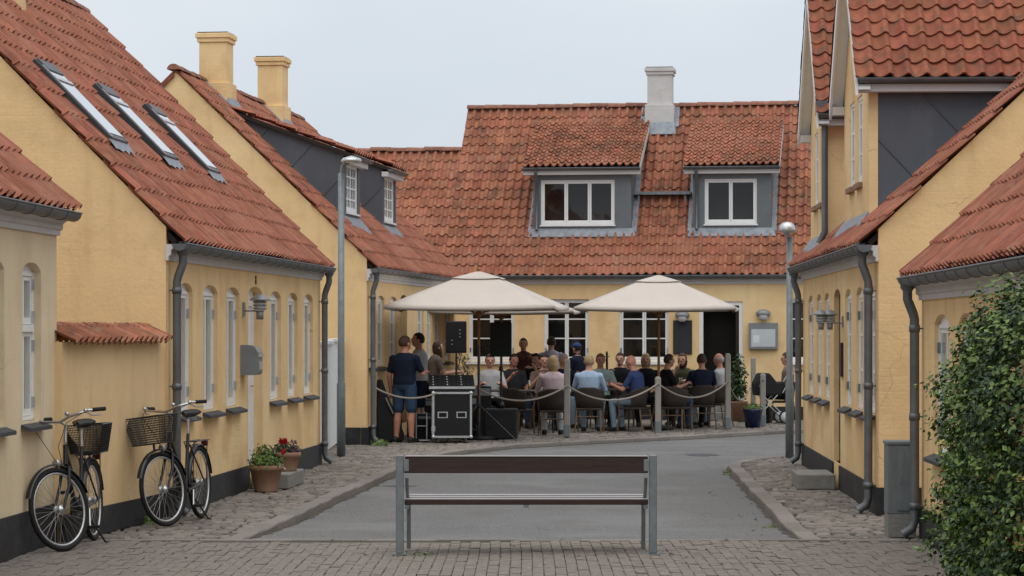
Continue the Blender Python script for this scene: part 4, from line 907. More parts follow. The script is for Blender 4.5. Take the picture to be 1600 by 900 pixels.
    # drive side (right = -y)
    cg = MB(); pts = []
    for i in range(13): a = R(90+180*i/12); pts.append((rh.x+.045*math.cos(a), -.066, rh.z+.045*math.sin(a)))
    for i in range(13): a = R(-90+180*i/12); pts.append((bb_.x+.10*math.cos(a), -.066, bb_.z+.10*math.sin(a)))
    cg.prism(pts, (0, .018, 0)); cg.build('chain_guard', BLACKP, b)
    for s in (-1, 1):
        cr = MB(); e = bb_+Vector((s*.075, s*.09, -s*.145)); cr.tube([bb_+Vector((0, s*.075, 0)), e], .010, 6); co = cr.build('crank', CHROME, b)
        pd = MB(); pd.box(e.x-.045, e.x+.045, e.y+(0 if s > 0 else -.09), e.y+(.09 if s > 0 else 0), e.z-.012, e.z+.012); pd.build('pedal', RUBBER, co)
    if stand:
        ks = MB(); ks.tube([(-.10, .03, .27), (-.16, .10, .14), (-.22, .16+.0, .012), (-.26, .17, .008)], .009, 6); ks.build('kickstand', BLACKP, b)
    # wire basket
    def bask(C, lx, ly, hz, M, tx=.10):
        w_ = MB(); cx, cy, cz = C
        def P(u, v, h): e = 1+tx*(2*h-1)*1.3; return (cx+u*lx/2*e, cy+v*ly/2*e, cz+h*hz)
        for h in [i/12 for i in range(13)]:
            rr = .0055 if h in (0, 1) else .0027; q = [P(-1, -1, h), P(1, -1, h), P(1, 1, h), P(-1, 1, h), P(-1, -1, h)]; w_.tube(q, rr, 4, cap=False, smooth=False)
        for i in range(25):
            t = -1+2*i/24
            for s in (-1, 1): w_.tube([P(t, s, 0), P(t, s, 1)], .0027, 4, cap=False, smooth=False); w_.tube([P(s, t, 0), P(s, t, 1)], .0027, 4, cap=False, smooth=False)
            w_.tube([P(t, -1, 0), P(t, 1, 0)], .0013, 4, cap=False, smooth=False); w_.tube([P(-1, t, 0), P(1, t, 0)], .0013, 4, cap=False, smooth=False)
        w_.xf(M); bo = w_.build('basket', BLACKP, b)
        br = MB(); br.tube([P(0, 0, 0), (cx, cy, cz-.06)], .012, 6); br.xf(M); br.build('basket_bracket', BLACKP, bo)
    if basket == 'rear': bask((-.50, 0, rz_+.012), .36, .29, .24, Matrix.Identity(4))
    else: bask((fx+.06, 0, 2*Rw+.10), .26, .36, .25, S)
    return b
bicycle('bicycle', 'black bicycle with rear wire basket leaning by the cream house', (-3.60, 21.45, 0), math.atan2(-1.05, -.06), -R(30), 'rear', lean=.05)
bicycle('bicycle', 'black bicycle with front wire basket beside the grey downpipe', (-3.06, 24.08, 0), math.atan2(-1.0, -.17), -R(20), 'front', lean=.05)

# ------------------------------------------------------------------ plants
def leafmesh(mb, P, N_, size, q, mi=0, fold=.25, asp=.55):
    n = Vector(N_).normalized(); t = n.cross(Vector((q.uniform(-1, 1), q.uniform(-1, 1), q.uniform(-1, 1))))
    if t.length < 1e-3: return
    t.normalize(); s = n.cross(t); P = Vector(P); L = size; w_ = size*asp/2
    mb.add([P, P+t*L*.45+s*w_-n*0+n*fold*w_, P+t*L, P+t*L*.45-s*w_+n*fold*w_, P+t*L*.5], [(0, 4, 1), (1, 4, 2), (0, 3, 4), (3, 2, 4)], mi)
def tuft(mb, c, r, h, n, size, q, mi=0):
    for i in range(n):
        a = q.uniform(0, 6.28); rr = r*math.sqrt(q.random()); z = h*q.random()*(1-.5*(rr/r)**2)
        P = (c[0]+rr*math.cos(a), c[1]+rr*math.sin(a), c[2]+z); leafmesh(mb, P, (math.cos(a)*.6+q.uniform(-.5, .5), math.sin(a)*.6+q.uniform(-.5, .5), q.uniform(.1, 1)), size*q.uniform(.6, 1.3), q, mi)
def blossom(mb, c, r, q, mi=0, n=12):
    for i in range(n): leafmesh(mb, (c[0]+q.uniform(-r, r)*.5, c[1]+q.uniform(-r, r)*.5, c[2]+q.uniform(-r, r)*.4), (q.uniform(-1, 1), q.uniform(-1, 1), q.uniform(.2, 1)), r*1.1, q, mi, fold=.4, asp=.9)
def pot(name, label, loc, r, h, potm=None, group=None):
    t = thing(name, label, 'flower pot', loc, 0, group); mb = MB(); mb.lathe([(0, 0), (r*.68, 0), (r*.69, .02), (r*.95, h-.06), (r*1.02, h-.055), (r*1.04, h-.03), (r*1.02, h), (r*.93, h), (r*.90, h-.05), (0, h-.05)], 28); mb.build('pot', potm or TERRA, t)
    return t
q = random.Random(5)
t = pot('flower_pot', 'large terracotta pot of green foliage and white flowers beside the doorstep', (-2.74, 28.62, 0), .185, .30)
mb = MB(); tuft(mb, (0, 0, .27), .19, .20, 650, .05, q); tuft(mb, (-.03, 0, .40), .12, .16, 120, .04, q); o = mb.build('foliage', LEAF1, t); o['kind'] = 'stuff'
mb = MB()
for i in range(26): a = q.uniform(0, 6.28); mb_r = q.uniform(.1, .23); blossom(mb, (mb_r*math.cos(a), mb_r*math.sin(a), q.uniform(.2, .48)), .016, q, n=5)
o = mb.build('blossoms', PINK, t); o['kind'] = 'stuff'
mb = MB(); mb.tube([(.14, -.05, .25), (.19, -.05, .42), (.20, -.05, .55)], .004, 5); mb.build('stem', STEM, t)
mb = MB(); blossom(mb, (.20, -.05, .57), .045, q, n=26); blossom(mb, (.20, -.09, .45), .035, q, n=16); mb.build('geranium', REDP, t)
t = pot('flower_pot', 'terracotta pot of dusky plants standing on the doorstep', (-2.60, 29.75, .17), .155, .22)
mb = MB(); tuft(mb, (-.05, 0, .18), .12, .18, 260, .05, q); o = mb.build('foliage', LEAF2, t); o['kind'] = 'stuff'
mb = MB(); tuft(mb, (.07, 0, .18), .09, .17, 240, .04, q); o = mb.build('foliage', PURP, t); o['kind'] = 'stuff'
def step(name, label, loc, rz, a, b, h):
    mb = MB(); mb.box(-a/2, a/2, -b/2, b/2, 0, h); o = mb.build(name, STONE, None, bevel=.012, seg=2); o.location = loc; o.rotation_euler = (0, 0, rz); tag(o, label, 'step')
step('door_step', 'low grey stone doorstep under the small terracotta pot', (-2.70, 29.72, 0), A2, 1.15, .42, .17)
step('door_step', 'square grey stone step before the brown door of the gabled dormer house', (3.46, 29.55, 0), R(-92.1), 1.05, .42, .17)

# rose hedge against the low house
hq = random.Random(77)
hd = thing('rose_bush', 'dense rounded green rose bush with pale yellow flowers', 'bush', (3.06, 16.0, 0))
sk = MB()
for i in range(26):
    y0 = hq.uniform(-1.9, 1.3); x0 = hq.uniform(.22, .34); P = [Vector((x0, y0, 0))]
    for k in range(6): P.append(P[-1]+Vector((hq.uniform(-.05, .04), hq.uniform(-.12, .08), hq.uniform(.18, .28))))
    sk.tube(P, [.016, .014, .011, .009, .006, .004, .003], 5)
sk.build('stems', STEM, hd)['kind'] = 'stuff'
LOBES = [(.20, .72, 1.30, .34, .55, .46), (.14, .55, .62, .34, .75, .55), (.10, -.20, 1.30, .42, .75, .58), (.06, -.40, .60, .38, .85, .60), (.10, -1.30, 1.20, .58, .80, .72), (.10, -1.40, .50, .60, .90, .60), (.24, 1.15, .55, .28, .40, .50), (.26, 1.10, 1.02, .26, .34, .30), (.22, .25, 1.66, .28, .42, .28), (.26, 1.25, .22, .24, .36, .26), (.1, -.9, 1.75, .4, .5, .32)]
LOBES = [(a, b, c, d*1.08, e*1.05, f*1.05) for a, b, c, d, e, f in LOBES]
lm = MB()
def in_lobes(P, skip, m=.86): return any(((P[0]-l[0])/l[3])**2+((P[1]-l[1])/l[4])**2+((P[2]-l[2])/l[5])**2 < m*m for i, l in enumerate(LOBES) if i != skip)
area = [l[3]*l[4]+l[4]*l[5]+l[3]*l[5] for l in LOBES]; done = 0; HP = {}
while done < 6600:
    li = hq.choices(range(len(LOBES)), area)[0]; cx, cy, cz, rx, ry, rz_ = LOBES[li]; d = Vector((hq.gauss(0, 1), hq.gauss(0, 1), hq.gauss(0, 1))).normalized()
    if d.x > .75: continue
    rr = 1.04-.42*hq.random()**1.7; rr *= 1+.16*math.sin(d.y*7+li)*math.sin(d.z*8+2*li)+.09*math.sin(d.z*17+d.y*13)
    Q = Vector((cx+rx*d.x*rr, cy+ry*d.y*rr, cz+rz_*d.z*rr))
    if Q.z < .02 or Q.x > .42 or in_lobes(Q, li, .72): continue
    done += 1; n = Vector((d.x/rx, d.y/ry, d.z/rz_)).normalized(); sd0 = (n+Vector((hq.gauss(0, .5), hq.gauss(0, .5), hq.gauss(0, .5)+.25))).normalized(); L0 = hq.uniform(.05, .13); mi = 0 if hq.random() < (.72 if rr > .95 else .25) else 1  # inner leaves mostly dark green: shade inside the bush put into the colour
    for k in range(7):
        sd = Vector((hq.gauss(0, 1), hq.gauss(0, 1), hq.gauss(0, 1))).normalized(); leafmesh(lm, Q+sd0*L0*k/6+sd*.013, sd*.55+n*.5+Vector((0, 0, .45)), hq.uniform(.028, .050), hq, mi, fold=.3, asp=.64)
    if hq.random() < .012: HP[done] = (Q, n)
for i in range(130):
    li = hq.randrange(len(LOBES)); cx, cy, cz, rx, ry, rz_ = LOBES[li]; d = Vector((-abs(hq.gauss(0, 1)), hq.gauss(0, 1), hq.gauss(.3, 1))).normalized(); Q = Vector((cx+rx*d.x, cy+ry*d.y, cz+rz_*d.z))
    if in_lobes(Q, li, 1.0) or Q.z < .2: continue
    L0 = hq.uniform(.08, .22)
    for k in range(int(L0/.014)): leafmesh(lm, Q+d*(.014*k)+Vector((hq.gauss(0, .016), hq.gauss(0, .016), hq.gauss(0, .016))), (hq.uniform(-1, 0), hq.uniform(-1, .3), hq.uniform(0, 1)), hq.uniform(.026, .045), hq, 0)
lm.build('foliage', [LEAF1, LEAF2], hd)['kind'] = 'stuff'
for (Q, n) in list(HP.values()):
    if n.x < -.2 and Q.z < 1.2 and Q.z > .4: mb = MB(); blossom(mb, Q+n*.05, hq.uniform(.016, .030), hq, n=16); mb.build('rose', ROSEY, hd)

def weed(label, loc, r, h, n, sz=.05):
    q = random.Random(int(abs(loc[0]*1000)+loc[1]*10)); mb = MB(); tuft(mb, (0, 0, 0), r, h, n, sz, q); o = mb.build('weed', LEAF1); o.location = loc; o['label'] = label; o['category'] = 'weed'
weed('low green weed growing between the lamp post and the zinc pipe', (-2.05, 40.05, 0), .14, .12, 150)
weed('weed at the foot of the wall by the front basket bicycle', (-3.38, 23.9, 0), .06, .07, 40, .04)
weed('small weeds at the kerb near the forecourt edge', (2.44, 24.2, -.08), .07, .05, 50, .03)
weed('weeds at the kerb by the rounded pavement corner', (2.80, 33.3, -.09), .08, .08, 60, .04)
weed('sparse weeds under the bench foot', (-.72, 20.6, 0), .14, .02, 36, .03)

ll = MB(); q = random.Random(31)
for i in range(90):
    x = q.uniform(-3.6, 3.1); y = q.choice([q.uniform(17.5, 22), q.uniform(20, 22), q.uniform(22.2, 30)]); 
    if y > 22: x = q.choice([-1, 1])*q.uniform(2.0, 2.5)+(-.1 if y < 26 else .2)
    leafmesh(ll, (x, y, .008 if y < 22 or abs(x) > 2.6 else road_z(y)+.008), (q.uniform(-.3, .3), q.uniform(-.3, .3), 1), q.uniform(.025, .05), q, fold=.5)
o = ll.build('leaf_litter', mat('dry_leaf', (.10, .062, .03), .9, isl=.35)); o['kind'] = 'stuff'; o['label'] = 'sparse dry leaf litter scattered on paving and road edge'; o['category'] = 'leaves'

# ------------------------------------------------------------------ street furniture
lp = thing('street_lamp', 'tall grey steel street lamp with flat round head before the white gate', 'street lamp', (-2.45, 36.85, 0))
mb = MB(); mb.lathe([(0, 0), (.062, 0), (.062, 1.02), (.05, 1.06), (.05, 1.1), (.045, 4.05), (.0, 4.05)], 14); mb.build('pole', STEEL, lp)
mb = MB(); mb.tube([(0, 0, 4.02), (.02, 0, 4.16), (.10, -.03, 4.20)], .025, 8); mb.build('arm', STEEL, lp)
mb = MB(); mb.lathe([(0, .07), (.07, .05), (.12, .032), (.145, .0), (.135, -.022), (.10, -.035), (0, -.04)], 20, (.15, -.04, 4.23)); mb.xf(Matrix.Translation((.15, -.04, 4.23)) @ Matrix.Diagonal((1.05, 1.3, 1, 1)) @ Matrix.Translation((-.15, .04, -4.23))); mb.build('lamp_head', ALU, lp, )
lp = thing('street_lamp', 'shorter grey steel street lamp at the pavement corner by the gabled dormer house', 'street lamp', (3.92, 36.3, 0))
mb = MB(); mb.lathe([(0, 0), (.058, 0), (.058, 1.0), (.046, 1.04), (.043, 3.12), (0, 3.12)], 14); mb.build('pole', STEEL, lp)
mb = MB(); mb.lathe([(0, .11), (.06, .10), (.105, .06), (.12, .0), (.115, -.03), (.05, -.045), (.04, -.09), (0, -.09)], 18, (-.04, -.05, 3.22)); mb.build('lamp_head', ALU, lp)

def wall_lamp(H, u, z, label, n=1, sc=.8):
    M = H.M; t = thing('wall_lamp', label, 'wall lamp', tuple(M @ Vector((u, 0, 0))), M.to_euler().z)
    mb = MB(); mb.box(-.05, .05, -.03, -.001, z-.16, z+.04); mb.tube([(0, -.02, z-.08), (0, -.24, z-.08)], .012, 6); mb.build('bracket', GREYM, t)
    for k in range(n):
        y = -.24-.16*k; x = 0
        mb = MB(); mb.lathe([(0, .16), (.05, .15), (.135, .09), (.15, .07), (.14, .065), (.08, .08), (0, .08)], 16, (x, y, z)); h = mb.build('shade', GREYM, t)
        mb = MB(); mb.lathe([(.075, .07), (.08, .02), (.078, -.06), (.06, -.08)], 14, (x, y, z)); mb.build('glass', PAPER, h)
        mb = MB()
        for zz in (.045, .0, -.045): mb.torus((x, y, z+zz), .092, .010, 16, 5, axis='z')
        mb.lathe([(0, -.08), (.055, -.08), (.05, -.2), (0, -.2)], 12, (x, y, z)); mb.build('cage', GREYM, h)
    for o_ in [c for c in t.children]+[c2 for c in t.children for c2 in c.children]:
        o_.data.transform(Matrix.Translation((0, 0, z)) @ Matrix.Scale(sc, 4) @ Matrix.Translation((0, 0, -z)))
wall_lamp(L2, 4.12, 2.08, 'grey caged wall lamp beside the white door of the roof window house')
wall_lamp(R2, 5.92, 1.93, 'grey double caged wall lamp beside the brown door', 2, .62)
t = thing('mailbox', 'grey metal mailbox mounted beside the white door', 'mailbox', tuple(L2.M @ Vector((4.10, 0, 0))), A2)
mb = MB(); pr = [(-.001, 1.30), (-.17, 1.30), (-.20, 1.33), (-.20, 1.55), (-.16, 1.615), (-.08, 1.635), (-.001, 1.635)]; mb.extr_u(pr, -.15, .15); mb.build('box', GREYM, t, bevel=.012, seg=2)
mb = MB(); mb.box(-.155, .155, -.215, -.202, 1.50, 1.535); mb.box(-.10, .10, -.208, -.202, 1.36, 1.45); mb.build('flap', ALU, t)
t = thing('house_number', 'tiny dark house number eight above the white door', 'sign', tuple(L2.M @ Vector((4.93, 0, 0))), A2)
mb = MB(); mb.torus((0, -.004, 2.405), .020, .006, 14, 5); mb.torus((0, -.004, 2.355), .025, .006, 14, 5); mb.build('digit', BROWND, t)
t = thing('utility_cabinet', 'grey metal street cabinet beside the downpipe of the low house', 'cabinet', (3.27, 22.36, 0), R(-91.8)+R(90))
mb = MB(); mb.box(0, .25, 0, .30, .20, .80); mb.build('box', CABM, t, bevel=.006)
mb = MB(); mb.box(-.008, .258, -.010, .31, .80, .835); mb.build('lid', CABM, t, bevel=.008)
mb = MB(); mb.box(.004, .246, .004, .296, 0, .20); mb.build('base', STONE, t)
mb = MB(); mb.box(.085, .243, -.010, -.001, .23, .785); d_ = mb.build('door', CABM, t, bevel=.003); mb = MB(); mb.box(.10, .115, -.018, -.0105, .47, .53); mb.build('lock', STEEL, d_)

# fixtures of the café wall
def onC(u, v=0, z=0): return tuple(CH.M @ Vector((u+.25, v, z)))
t = thing('menu_case', 'grey framed glass menu case on the yellow café wall', 'display case', onC(6.20), R(-8))
mb = MB(); mb.box(-.29, .29, -.09, -.001, 1.42, 1.95); mb.build('case', GREYM, t, bevel=.008)
mb = MB(); mb.box(-.24, .24, -.094, -.0905, 1.47, 1.82); mb.build('sheet', PAPER, t); mb = MB(); mb.box(-.20, -.08, -.097, -.0945, 1.55, 1.70); mb.build('card', WHITE, t)
mb = MB(); mb.poly([(-.25, -.100, 1.46), (.25, -.100, 1.46), (.25, -.100, 1.83), (-.25, -.100, 1.83)]); mb.build('pane', GLASS, t)
def shell_lamp(u, z, label):
    t = thing('wall_lamp', label, 'wall lamp', onC(u), R(-8)); mb = MB(); mb.sphere((0, -.09, z), (.15, .10, .09), 14, 8); mb.build('shade', GREYM, t, ); mb = MB(); mb.lathe([(.10, 0), (.09, -.06), (.05, -.10), (0, -.10)], 12, (0, -.10, z-.03)); mb.build('glass', PAPER, t); mb = MB(); mb.box(-.05, .05, -.02, -.001, z-.12, z+.05); mb.build('bracket', GREYM, t)
shell_lamp(6.20, 2.13, 'grey shell wall lamp above the menu case'); shell_lamp(4.58, 2.10, 'grey shell wall lamp above the blackboard')
t = thing('blackboard', 'small black notice board between café window and door', 'blackboard', onC(4.58), R(-8)); mb = MB(); mb.box(-.19, .19, -.03, -.001, 1.32, 2.0); mb.build('frame', BROWND, t); mb = MB(); mb.box(-.165, .165, -.034, -.0305, 1.345, 1.975); mb.build('board', CHALK, t)
# ------------------------------------------------------------------ café terrace
def gx(px, d): return (px-800)/FPX*d
def umbrella(label, loc, rz, a, ze, zt, pole_m=None):
    t = thing('parasol', label, 'parasol', loc, rz, 'beige café parasols'); N_ = 10
    def canopy(mb, a0, a1, z0, z1, sag, drop=0):
        # four panels between half widths a0 (outer) and a1 (inner)
        for k in range(4):
            M = Matrix.Rotation(k*math.pi/2, 4, 'Z'); V = []
            for i in range(N_+1):
                f = i/N_; h = a0+(a1-a0)*f; z = z0+(z1-z0)*f
                for j in range(N_+1):
                    s = -1+2*j/N_; dip = sag*(1-s*s)*(4*f*(1-f)*.7+.45*(1-f)); inn = .05*(1-s*s)*(1-f)
                    V.append(M @ Vector((h*s, -h+inn*h*.5, z-dip)))
            mb.add(V, [(i*(N_+1)+j, i*(N_+1)+j+1, (i+1)*(N_+1)+j+1, (i+1)*(N_+1)+j) for i in range(N_) for j in range(N_)], 0, True)
            if drop:
                V = []
                for j in range(N_+1):
                    s = -1+2*j/N_; p = Vector((a0*s, -a0+.025*(1-s*s)*a0, z0-sag*(1-s*s)*.45)); V += [M @ p, M @ (p+Vector((0, .012, -drop)))]
                mb.add(V, [(2*j, 2*j+1, 2*j+3, 2*j+2) for j in range(N_)], 0, True)
    mb = MB(); canopy(mb, a, .30, ze, zt-.10, .06, .05); co = mb.build('canopy', CANV, t); sd_ = co.modifiers.new('thick', 'SOLIDIFY'); sd_.thickness = .004
    mb = MB(); canopy(mb, .40, .02, zt-.115, zt+.0, .03, .0); vo = mb.build('vent_cap', CANV, t); sd_ = vo.modifiers.new('thick', 'SOLIDIFY'); sd_.thickness = .004
    mb = MB(); mb.lathe([(0, zt+.07), (.02, zt+.06), (.03, zt+.03), (.022, zt), (0, zt)], 10); mb.build('finial', TEAK, t)
    mb = MB(); mb.tube([(0, 0, .05), (0, 0, zt-.02)], .024, 12); po = mb.build('pole', pole_m or TEAK, t)
    mb = MB(); mb.lathe([(.0, 0), (.27, 0), (.27, .05), (.06, .07), (.04, .30), (.0, .30)], 24); mb.build('base', PLAST, t)
    mb = MB(); mb.lathe([(.024, -.05), (.05, -.04), (.05, .03), (.024, .05)], 12, (0, 0, ze-.12)); mb.lathe([(.024, -.04), (.05, -.03), (.05, .03), (.024, .04)], 12, (0, 0, zt-.13)); mb.build('hub', TEAK, t)
    for k in range(8):
        an = k*math.pi/4+math.pi/4; diag = k % 2 == 0; R_ = a*(math.sqrt(2) if diag else .97)*.985; dz = .03 if diag else .085
        c, s = math.cos(an), math.sin(an); e = Vector((R_*c, R_*s, ze-dz)); z_in = zt-.14; top = Vector((.04*c, .04*s, z_in)); mid = top.lerp(e, .48)-Vector((0, 0, .012))
        mb = MB(); mb.tube([top, e], .012, 5, smooth=False); rb = mb.build('rib', TEAK, t)
        mb = MB(); mb.tube([(.05*c, .05*s, ze-.12), mid], .010, 5, smooth=False); mb.build('strut', TEAK, rb)
    return t
umbrella('wide beige parasol with wooden pole above the sound equipment', (-.546, 42.3, 0), R(-6), 1.38, 2.19, 2.77)
umbrella('beige parasol over the café tables by the rope posts', (2.66, 46.6, 0), R(-6), 1.43, 2.21, 2.80)
umbrella('beige parasol half hidden behind the one over the sound equipment', (-.20, 48.2, 0), R(-4), 1.42, 2.17, 2.66)

POSTS = [(886, 43.3, 1.30, 'before the pink topped woman'), (1028, 44.9, .97, 'in front of the teak parasol pole'), (1137, 46.9, 1.36, 'beside the grey shirted man'), (1192, 48.2, .97, 'beside the blue glazed pot'), (1177, 50.9, 1.25, 'close to the café wall under the menu case')]
PT = []
for px, d, ph, lb in POSTS:
    t = thing('rope_post', 'grey wooden rope post '+lb, 'post', (gx(px, d), d, 0), rng.uniform(-.1, .1), 'grey wooden rope posts')
    mb = MB(); a = .05; mb.box(-a, a, -a, a, .04, ph); mb.hexa([(-a, -a, ph), (a, -a, ph), (a, a, ph), (-a, a, ph), (-a*.6, -a*.6, ph+.02), (a*.6, -a*.6, ph+.02), (a*.6, a*.6, ph+.02), (-a*.6, a*.6, ph+.02)]); mb.build('shaft', GREYW, t, bevel=.018, seg=2)
    mb = MB(); mb.box(-a-.005, a+.005, -a-.005, a+.005, 0, .22); mb.build('shoe', STEEL, t, bevel=.01)
    mb = MB(); mb.torus((0, -a-.012, .87), .02, .005, 12, 5, axis='x'); mb.build('ring', STEEL, t)
    PT.append(Vector((gx(px, d), d-.07, .87)))
def rope(a, b, sag, label):
    a, b = Vector(a), Vector(b); mb = MB(); n = 22; mb.tube([a.lerp(b, i/n)-Vector((0, 0, sag*4*(i/n)*(1-i/n))) for i in range(n+1)], .016, 7); o = mb.build('rope', ROPE); tag(o, label, 'rope', 'barrier ropes round the terrace')
rope((-2.20, 40.50, .92), (-1.20, 40.85, .80), .13, 'barrier rope from the zinc downpipe to the flight case')
rope((-.60, 41.80, .88), PT[0], .24, 'barrier rope from the tripod stand to the first post')
rope(PT[0], PT[1], .27, 'barrier rope hanging before the light blue shirt')
rope(PT[1], PT[2], .27, 'barrier rope hanging before the navy shirted back')
rope(PT[2], PT[4]+Vector((0, .02, 0)), .40, 'barrier rope sagging towards the café wall')
rope(PT[4], PT[3], .16, 'barrier rope between wall post and blue pot post')

# sound equipment
t = thing('flight_case', 'black flight case with aluminium edges on castors', 'flight case', (-.955, 41.0, 0), R(3))
mb = MB(); mb.box(-.30, .30, .0, .62, .10, .80); cs = mb.build('shell', CASEB, t)
for nm, ex_ in (('edge', 0),):
    for z in (.10, .80):
        for y in (0, .62): m_ = MB(); m_.box(-.315, .315, y-.016, y+.016, z-.016, z+.016); m_.build('edge_profile', ALU, cs)
        for x in (-.30, .30): m_ = MB(); m_.box(x-.0155, x+.0155, .016, .604, z-.0155, z+.0155); m_.build('edge_profile', ALU, cs)
    for x in (-.30, .30):
        for y in (0, .62): m_ = MB(); m_.box(x-.016, x+.016, y-.0155, y+.0155, .116, .784); m_.build('edge_profile', ALU, cs)
for x in (-.30, .30):
    for z in (.10, .80): m_ = MB(); m_.sphere((x, 0, z), .032, 10, 6); m_.build('corner', ALU, cs)
for x in (-.15, .15):
    m_ = MB(); m_.box(x-.08, x+.08, -.008, -.001, .40, .50); h_ = m_.build('handle_dish', ALU, t); m_ = MB(); m_.box(x-.062, x+.062, -.012, -.0085, .415, .485); m_.box(x-.05, x+.05, -.020, -.0125, .455, .472); m_.build('grip', RUBBER, h_)
m_ = MB(); m_.box(-.33, -.27, -.012, -.002, .19, .27); m_.build('catch', ALU, t)
for x in (-.22, .22):
    for y in (.08, .54): m_ = MB(); m_.lathe([(0, -.018), (.045, -.018), (.045, .018), (0, .018)], 14, (x, y, .046), axis='x'); m_.box(x-.025, x+.025, y-.03, y+.03, .07, .10); m_.build('castor', STEEL, t)
t = thing('mixing_desk', 'black mixing desk with silver edge on the flight case', 'mixer', (-.955, 41.05, .818), R(3))
mb = MB(); mb.hexa([(-.36, 0, 0), (.36, 0, 0), (.36, .58, 0), (-.36, .58, 0), (-.36, 0, .07), (.36, 0, .07), (.36, .58, .26), (-.36, .58, .26)]); mb.build('body', PLAST, t, bevel=.006)
mb = MB(); mb.box(-.37, .37, -.012, -.001, .045, .085); mb.build('front_rail', ALU, t)
for i in range(9):
    x = -.30+i*.075; m_ = MB(); zz = lambda y: .07+.19*y/.58
    for y in (.10, .22, .34, .46): m_.lathe([(0, .02), (.011, .02), (.013, 0), (0, 0)], 7, (x, y, zz(y)))
    m_.build('knob_strip', ALU if i % 3 == 0 else PLAST, t)
def speaker_box(t, w_, d_, h_, z, nm='cabinet'):
    mb = MB(); mb.hexa([(-w_/2, 0, z), (w_/2, 0, z), (w_*.30, d_, z), (-w_*.30, d_, z), (-w_/2, 0, z+h_), (w_/2, 0, z+h_), (w_*.30, d_, z+h_), (-w_*.30, d_, z+h_)]); c = mb.build(nm, PLAST, t, bevel=.018, seg=2)
    mb = MB(); mb.box(-w_/2+.025, w_/2-.025, -.008, -.001, z+.03, z+h_-.03); mb.build('grille', GRILL, c)
    return c
def stand(t, z, r=.55, hub=.62, foot=.14, rot=.3, legs=3):
    mb = MB(); mb.tube([(0, 0, foot), (0, 0, z)], .018, 10); po = mb.build('pole', BLACKP, t); mb = MB(); mb.lathe([(.018, -.05), (.032, -.04), (.032, .04), (.018, .05)], 10, (0, 0, hub)); mb.build('collar', PLAST, t)
    for k in range(legs):
        a = rot+2*math.pi*k/3; c, s = math.cos(a), math.sin(a); mb = MB(); mb.tube([(.02*c, .02*s, hub), (r*c, r*s, .015)], .011, 6); lg = mb.build('leg', BLACKP, t); mb = MB(); mb.tube([(.02*c, .02*s, foot+.03), (r*.55*c, r*.55*s, hub*.45+.01)], .008, 5); mb.build('brace', BLACKP, lg)
t = thing('loudspeaker', 'black loudspeaker raised on a stand before the corner shrub', 'loudspeaker', (gx(713, 45), 45, 0), R(4)); c_ = speaker_box(t, .37, .34, .56, 1.40)
for zz, xx in ((1.80, .06), (1.74, .06), (1.68, .06), (1.62, -.08), (1.55, -.08)): m_ = MB(); m_.lathe([(0, -.012), (.014, -.012), (.014, 0), (0, 0)], 8, (xx, -.009, zz), axis='y'); m_.build('knob', GREYM, c_)
t.location.y -= .0; stand(t, 1.42, rot=.9)
t = thing('loudspeaker', 'black loudspeaker on a pole above the subwoofer', 'loudspeaker', (gx(782.5, 42.55), 42.5, 0), R(-2)); speaker_box(t, .37, .34, .57, 1.36)
mb = MB(); mb.tube([(0, .12, .50), (0, .12, 1.37)], .019, 10); mb.lathe([(.019, -.04), (.036, -.03), (.036, .03), (.019, .04)], 10, (0, .12, 1.16)); mb.lathe([(.0, 0), (.07, 0), (.045, .10), (.019, .12)], 10, (0, .12, .505)); mb.build('pole', BLACKP, t)
t = thing('subwoofer', 'black square subwoofer on the terrace edge', 'loudspeaker', (gx(782, 42.25), 42.25, 0), R(-2)); mb = MB(); mb.box(-.27, .27, 0, .55, .015, .505); c_ = mb.build('cabinet', PLAST, t, bevel=.015, seg=2)
mb = MB(); mb.box(-.24, .24, -.008, -.001, .05, .47); mb.build('grille', GRILL, c_); mb = MB(); mb.box(-.05, .05, -.012, -.0085, .27, .35); mb.build('badge', PLAST, c_)
t = thing('tripod_stand', 'bare black tripod stand beside the flight case', 'stand', (-.545, 41.75, 0)); stand(t, 1.56, r=.66, hub=.58, rot=R(-20))
t = thing('gig_bag', 'black instrument gig bag slumped by the zinc downpipe', 'bag', (-1.98, 41.25, 0), R(15))
mb = MB(); prof = [(-.13, 0), (.24, 0), (.27, .12), (.16, .40), (-.02, .78), (-.10, 1.02), (-.17, 1.0), (-.20, .5), (-.19, .1)]; mb.prism([(x, 0, z) for x, z in prof], (0, .20, 0)); mb.build('bag', CLOTHB, t, bevel=.05, seg=3)
mb = MB(); mb.tube([(-.05, -.012, .72), (.0, -.03, .60), (.07, -.02, .46)], .014, 6); mb.build('strap', GREYM, t)
for i, (px, d, w_, h_, lb) in enumerate([(607, 43.0, .42, .95, 'tall black amplifier cabinet behind the man in denim shorts'), (664, 42.2, .26, .42, 'small black amplifier box next to the flight case'), (690, 44.2, .60, .62, 'black keyboard flight case behind the mixing desk'), (752, 43.1, .36, .86, 'black upright amplifier between mixing desk and subwoofer'), (728, 42.6, .40, .70, 'black amplifier rack half hidden behind the flight case')]):
    t = thing('amplifier', lb, 'amplifier', (gx(px, d), d, 0), R(6*i)); mb = MB(); mb.box(-w_/2, w_/2, 0, .38, .02, h_); c_ = mb.build('cabinet', CASEB, t, bevel=.012); mb = MB(); mb.box(-w_/2+.03, w_/2-.03, -.006, -.001, .06, h_*.78); mb.build('grille', GRILL, c_); mb = MB(); mb.box(-w_/2+.02, w_/2-.02, -.01, -.001, h_*.82, h_-.03); mb.build('control_panel', GREYM, c_)
